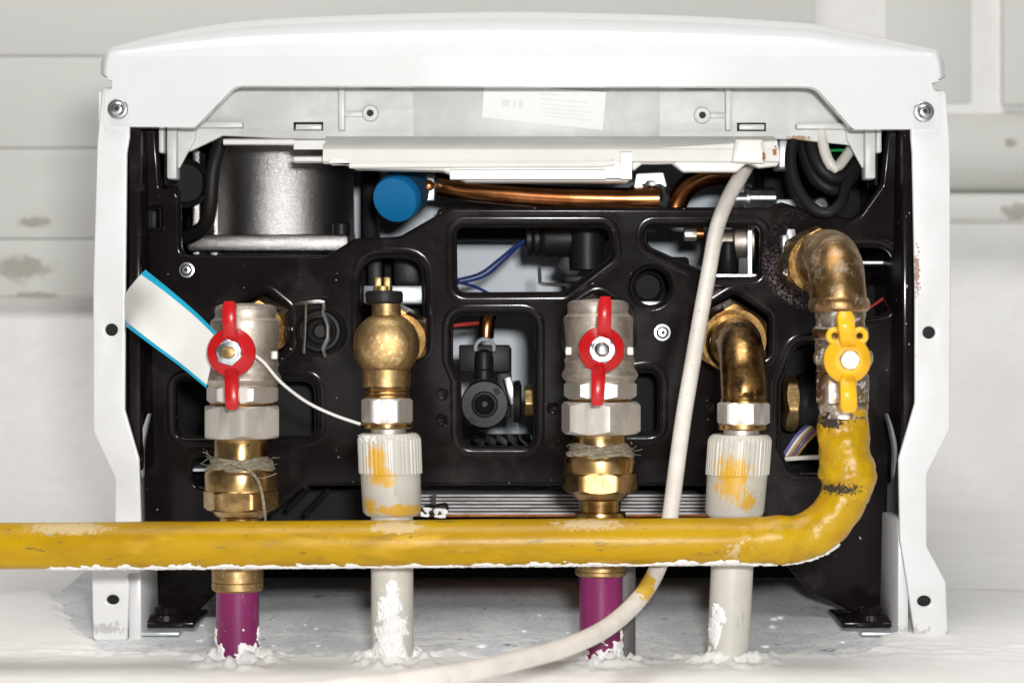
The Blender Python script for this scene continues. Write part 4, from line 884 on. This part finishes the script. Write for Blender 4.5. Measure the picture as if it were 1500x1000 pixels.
# painted joint and bend, then the long straight pipe
lump = lambda q: .0013*noise.noise(q*70)+.0006*noise.noise(q*130+Vector((3, 1, 2)))+.0007*noise.noise(q*190)+.00022*noise.noise(q*600)
jpts = [(1236, 596), (1235, 610), (1236, 640), (1238, 668), (1240, 690), (1240, 708), (1235, 728)]
rj = [(0, 34), (.1, 35), (.35, 37), (.55, 37), (.68, 41), (.78, 42), (.9, 37), (1, 34)]
def rjf(s):
    for (a_, ra), (b_, rb2) in zip(rj[:-1], rj[1:]):
        if s <= b_: return LN(ra+(rb2-ra)*(s-a_)/(b_-a_), YG)
    return LN(34, YG)
mb = MB(); tube(mb, [P(a_, b_, YG) for a_, b_ in jpts], rjf, 96, .0006, lump); mb.build('painted_joint', M['yjoint'], t5, 80)
bend = [(1239, 700), (1234, 730), (1218, 758), (1195, 778), (1168, 788), (1130, 791), (1080, 791.5)]
mb = MB(); tube(mb, [P(a_, b_, YG) for a_, b_ in bend], lambda s: LN(34+3*math.exp(-((s-.72)/.10)**2), YG), 72, .0008, lambda q: .6*lump(q)); mb.build('bend', M['yjoint'], t5, 80)
line = lambda px_: 791.5+8*(1090-px_)/1090
mb = MB(); tube(mb, [P(px_, line(px_), YG) for px_ in (1100, 900, 600, 300, 0, -300)], LN(34, YG), 72, .004, lambda q: .00022*noise.noise(Vector((q.x*30, q.y*90, q.z*90)))); ypipe = mb.build('pipe', M['yellow'], t5, 80)
def ysurf(x0, x1, a0, a1):
    def f(u_, v_):
        px_ = x0+(x1-x0)*u_; a_ = math.radians(a0+(a1-a0)*v_); nrm = Vector((0, -math.cos(a_), -math.sin(a_)))
        return P(px_, line(px_), YG)+nrm*LN(34, YG), nrm
    return f
for (x0, x1, lo_) in ((70, 500, .0), (500, 745, .05), (745, 1105, .1)):
    crust(ypipe, ysurf(x0, x1, 42, 110), lambda u_, v_: 2.2*(v_-.27-lo_*.4)+.75*fbm((u_*(x1-x0)/22, v_*2.0, x0), 1.0)-max(0, .03-min(u_, 1-u_))*20, int((x1-x0)/1.6), 36, .0007, 'drip', 'plaster_crust')
bp = crom([P(a_, b_, YG) for a_, b_ in bend], .0008)
def bsurf(u_, v_):
    i = int(u_*(len(bp)-2)*.62+(len(bp)-2)*.38); q = bp[i]; tg = (bp[i+1]-bp[i]).normalized(); dn = Vector((-tg.z, 0, tg.x))
    if dn.z > 0: dn = -dn
    a_ = math.radians(40+75*v_); nrm = Vector((0, -1, 0))*math.cos(a_)+dn*math.sin(a_); return q+nrm*LN(34.6, YG), nrm
crust(t5, bsurf, lambda u_, v_: 1.9*(v_-.50)+.75*fbm((u_*9, v_*2.4, 40), 1.0), 130, 40, .0009)

# ------------------------------------------------------------------ cable, tag, conduit
mb = MB()
cpts = [(1100, 232, .012), (1085, 258, .002), (1066, 292, -.006), (1050, 335, -.014), (1038, 400, -.028), (1027, 460, -.040), (1015, 530, -.052), (1003, 600, -.062), (993, 670, -.070), (984, 740, -.077), (976, 790, -.082), (962, 835, -.090), (935, 878, -.112), (890, 918, -.14), (835, 945, -.17), (770, 964, -.20), (700, 980, -.23), (620, 993, -.26), (520, 1005, -.29), (400, 1018, -.32), (250, 1036, -.35)]
tube(mb, [P(*q) for q in cpts], 0.0036, 24, .003)
cable = mb.build('cable', M['cable'], None, 80)
cable['label'] = 'off-white power cable hanging from the boiler and curling out over the plaster'; cable['category'] = 'cable'
mb = MB(); vprof(mb, 915, [(16, 800), (16, 985)], -.058); o = mb.build('conduit', M['conduit'])
o['label'] = 'dark grey conduit half hidden behind the purple pipe by the cable'; o['category'] = 'conduit'
tag = thing('card_tag', P(250, 480, -.06), 'white card tag with blue edges slung from the red-handled valve', 'tag')
top = crom([P(213, 395, -.068), P(250, 425, -.0765), P(287, 457, -.085), P(318, 488, -.0925)], .002)
def edge(lst, s):
    f_ = s*(len(lst)-1); i = min(int(f_), len(lst)-2); return lst[i].lerp(lst[i+1], f_-i)
bot = crom([P(183, 478, -.0345), P(190, 482, -.062), P(225, 508, -.074), P(262, 535, -.080), P(302, 568, -.0925)], .002)
Lc = crom([P(213, 396, -.066), P(197, 413, -.061), P(183, 433, -.0345), P(183, 456, -.0345), P(183, 478, -.0345)], .001)
def tag_pt(u_, v_):
    a = edge(top, u_); b = edge(bot, u_); q = a.lerp(b, v_)
    l0 = edge(Lc, v_)-edge(Lc, 0).lerp(edge(Lc, 1), v_)
    return q+l0*(1-u_)**3
def strip(v0, v1, name, mat, dy=0.0):
    mb = MB(); nu, nv = 40, 12; vs = []
    for side in (0, .00035):
        for i in range(nu+1):
            for j in range(nv+1):
                q = tag_pt(i/nu, v0+(v1-v0)*j/nv); vs.append(q+Vector((0, side+dy, 0)))
    n1 = (nu+1)*(nv+1); fs = []
    for i in range(nu):
        for j in range(nv):
            a = i*(nv+1)+j; fs.append((a, a+nv+1, a+nv+2, a+1)); fs.append((n1+a, n1+a+1, n1+a+nv+2, n1+a+nv+1))
    for i in range(nu):
        for j in (0, nv): a = i*(nv+1)+j; fs.append((a, a+nv+1, n1+a+nv+1, n1+a))
    for j in range(nv):
        for i in (0, nu): a = i*(nv+1)+j; fs.append((a, a+1, n1+a+1, n1+a))
    mb.add(vs, fs); return mb.build(name, M[mat], tag, 50)
strip(.075, .945, 'card', 'paper'); strip(0, .075, 'blue_edge', 'cyan'); strip(.945, 1, 'blue_edge', 'cyan')
mb = MB(); tube(mb, [P(372, 520, -.096), P(386, 530, -.095), P(412, 560, -.09), P(450, 589, -.082), P(490, 608, -.078), P(528, 621, -.076)], LN(2.3, -.08), 8, .003); mb.build('string', M['string'], tag)
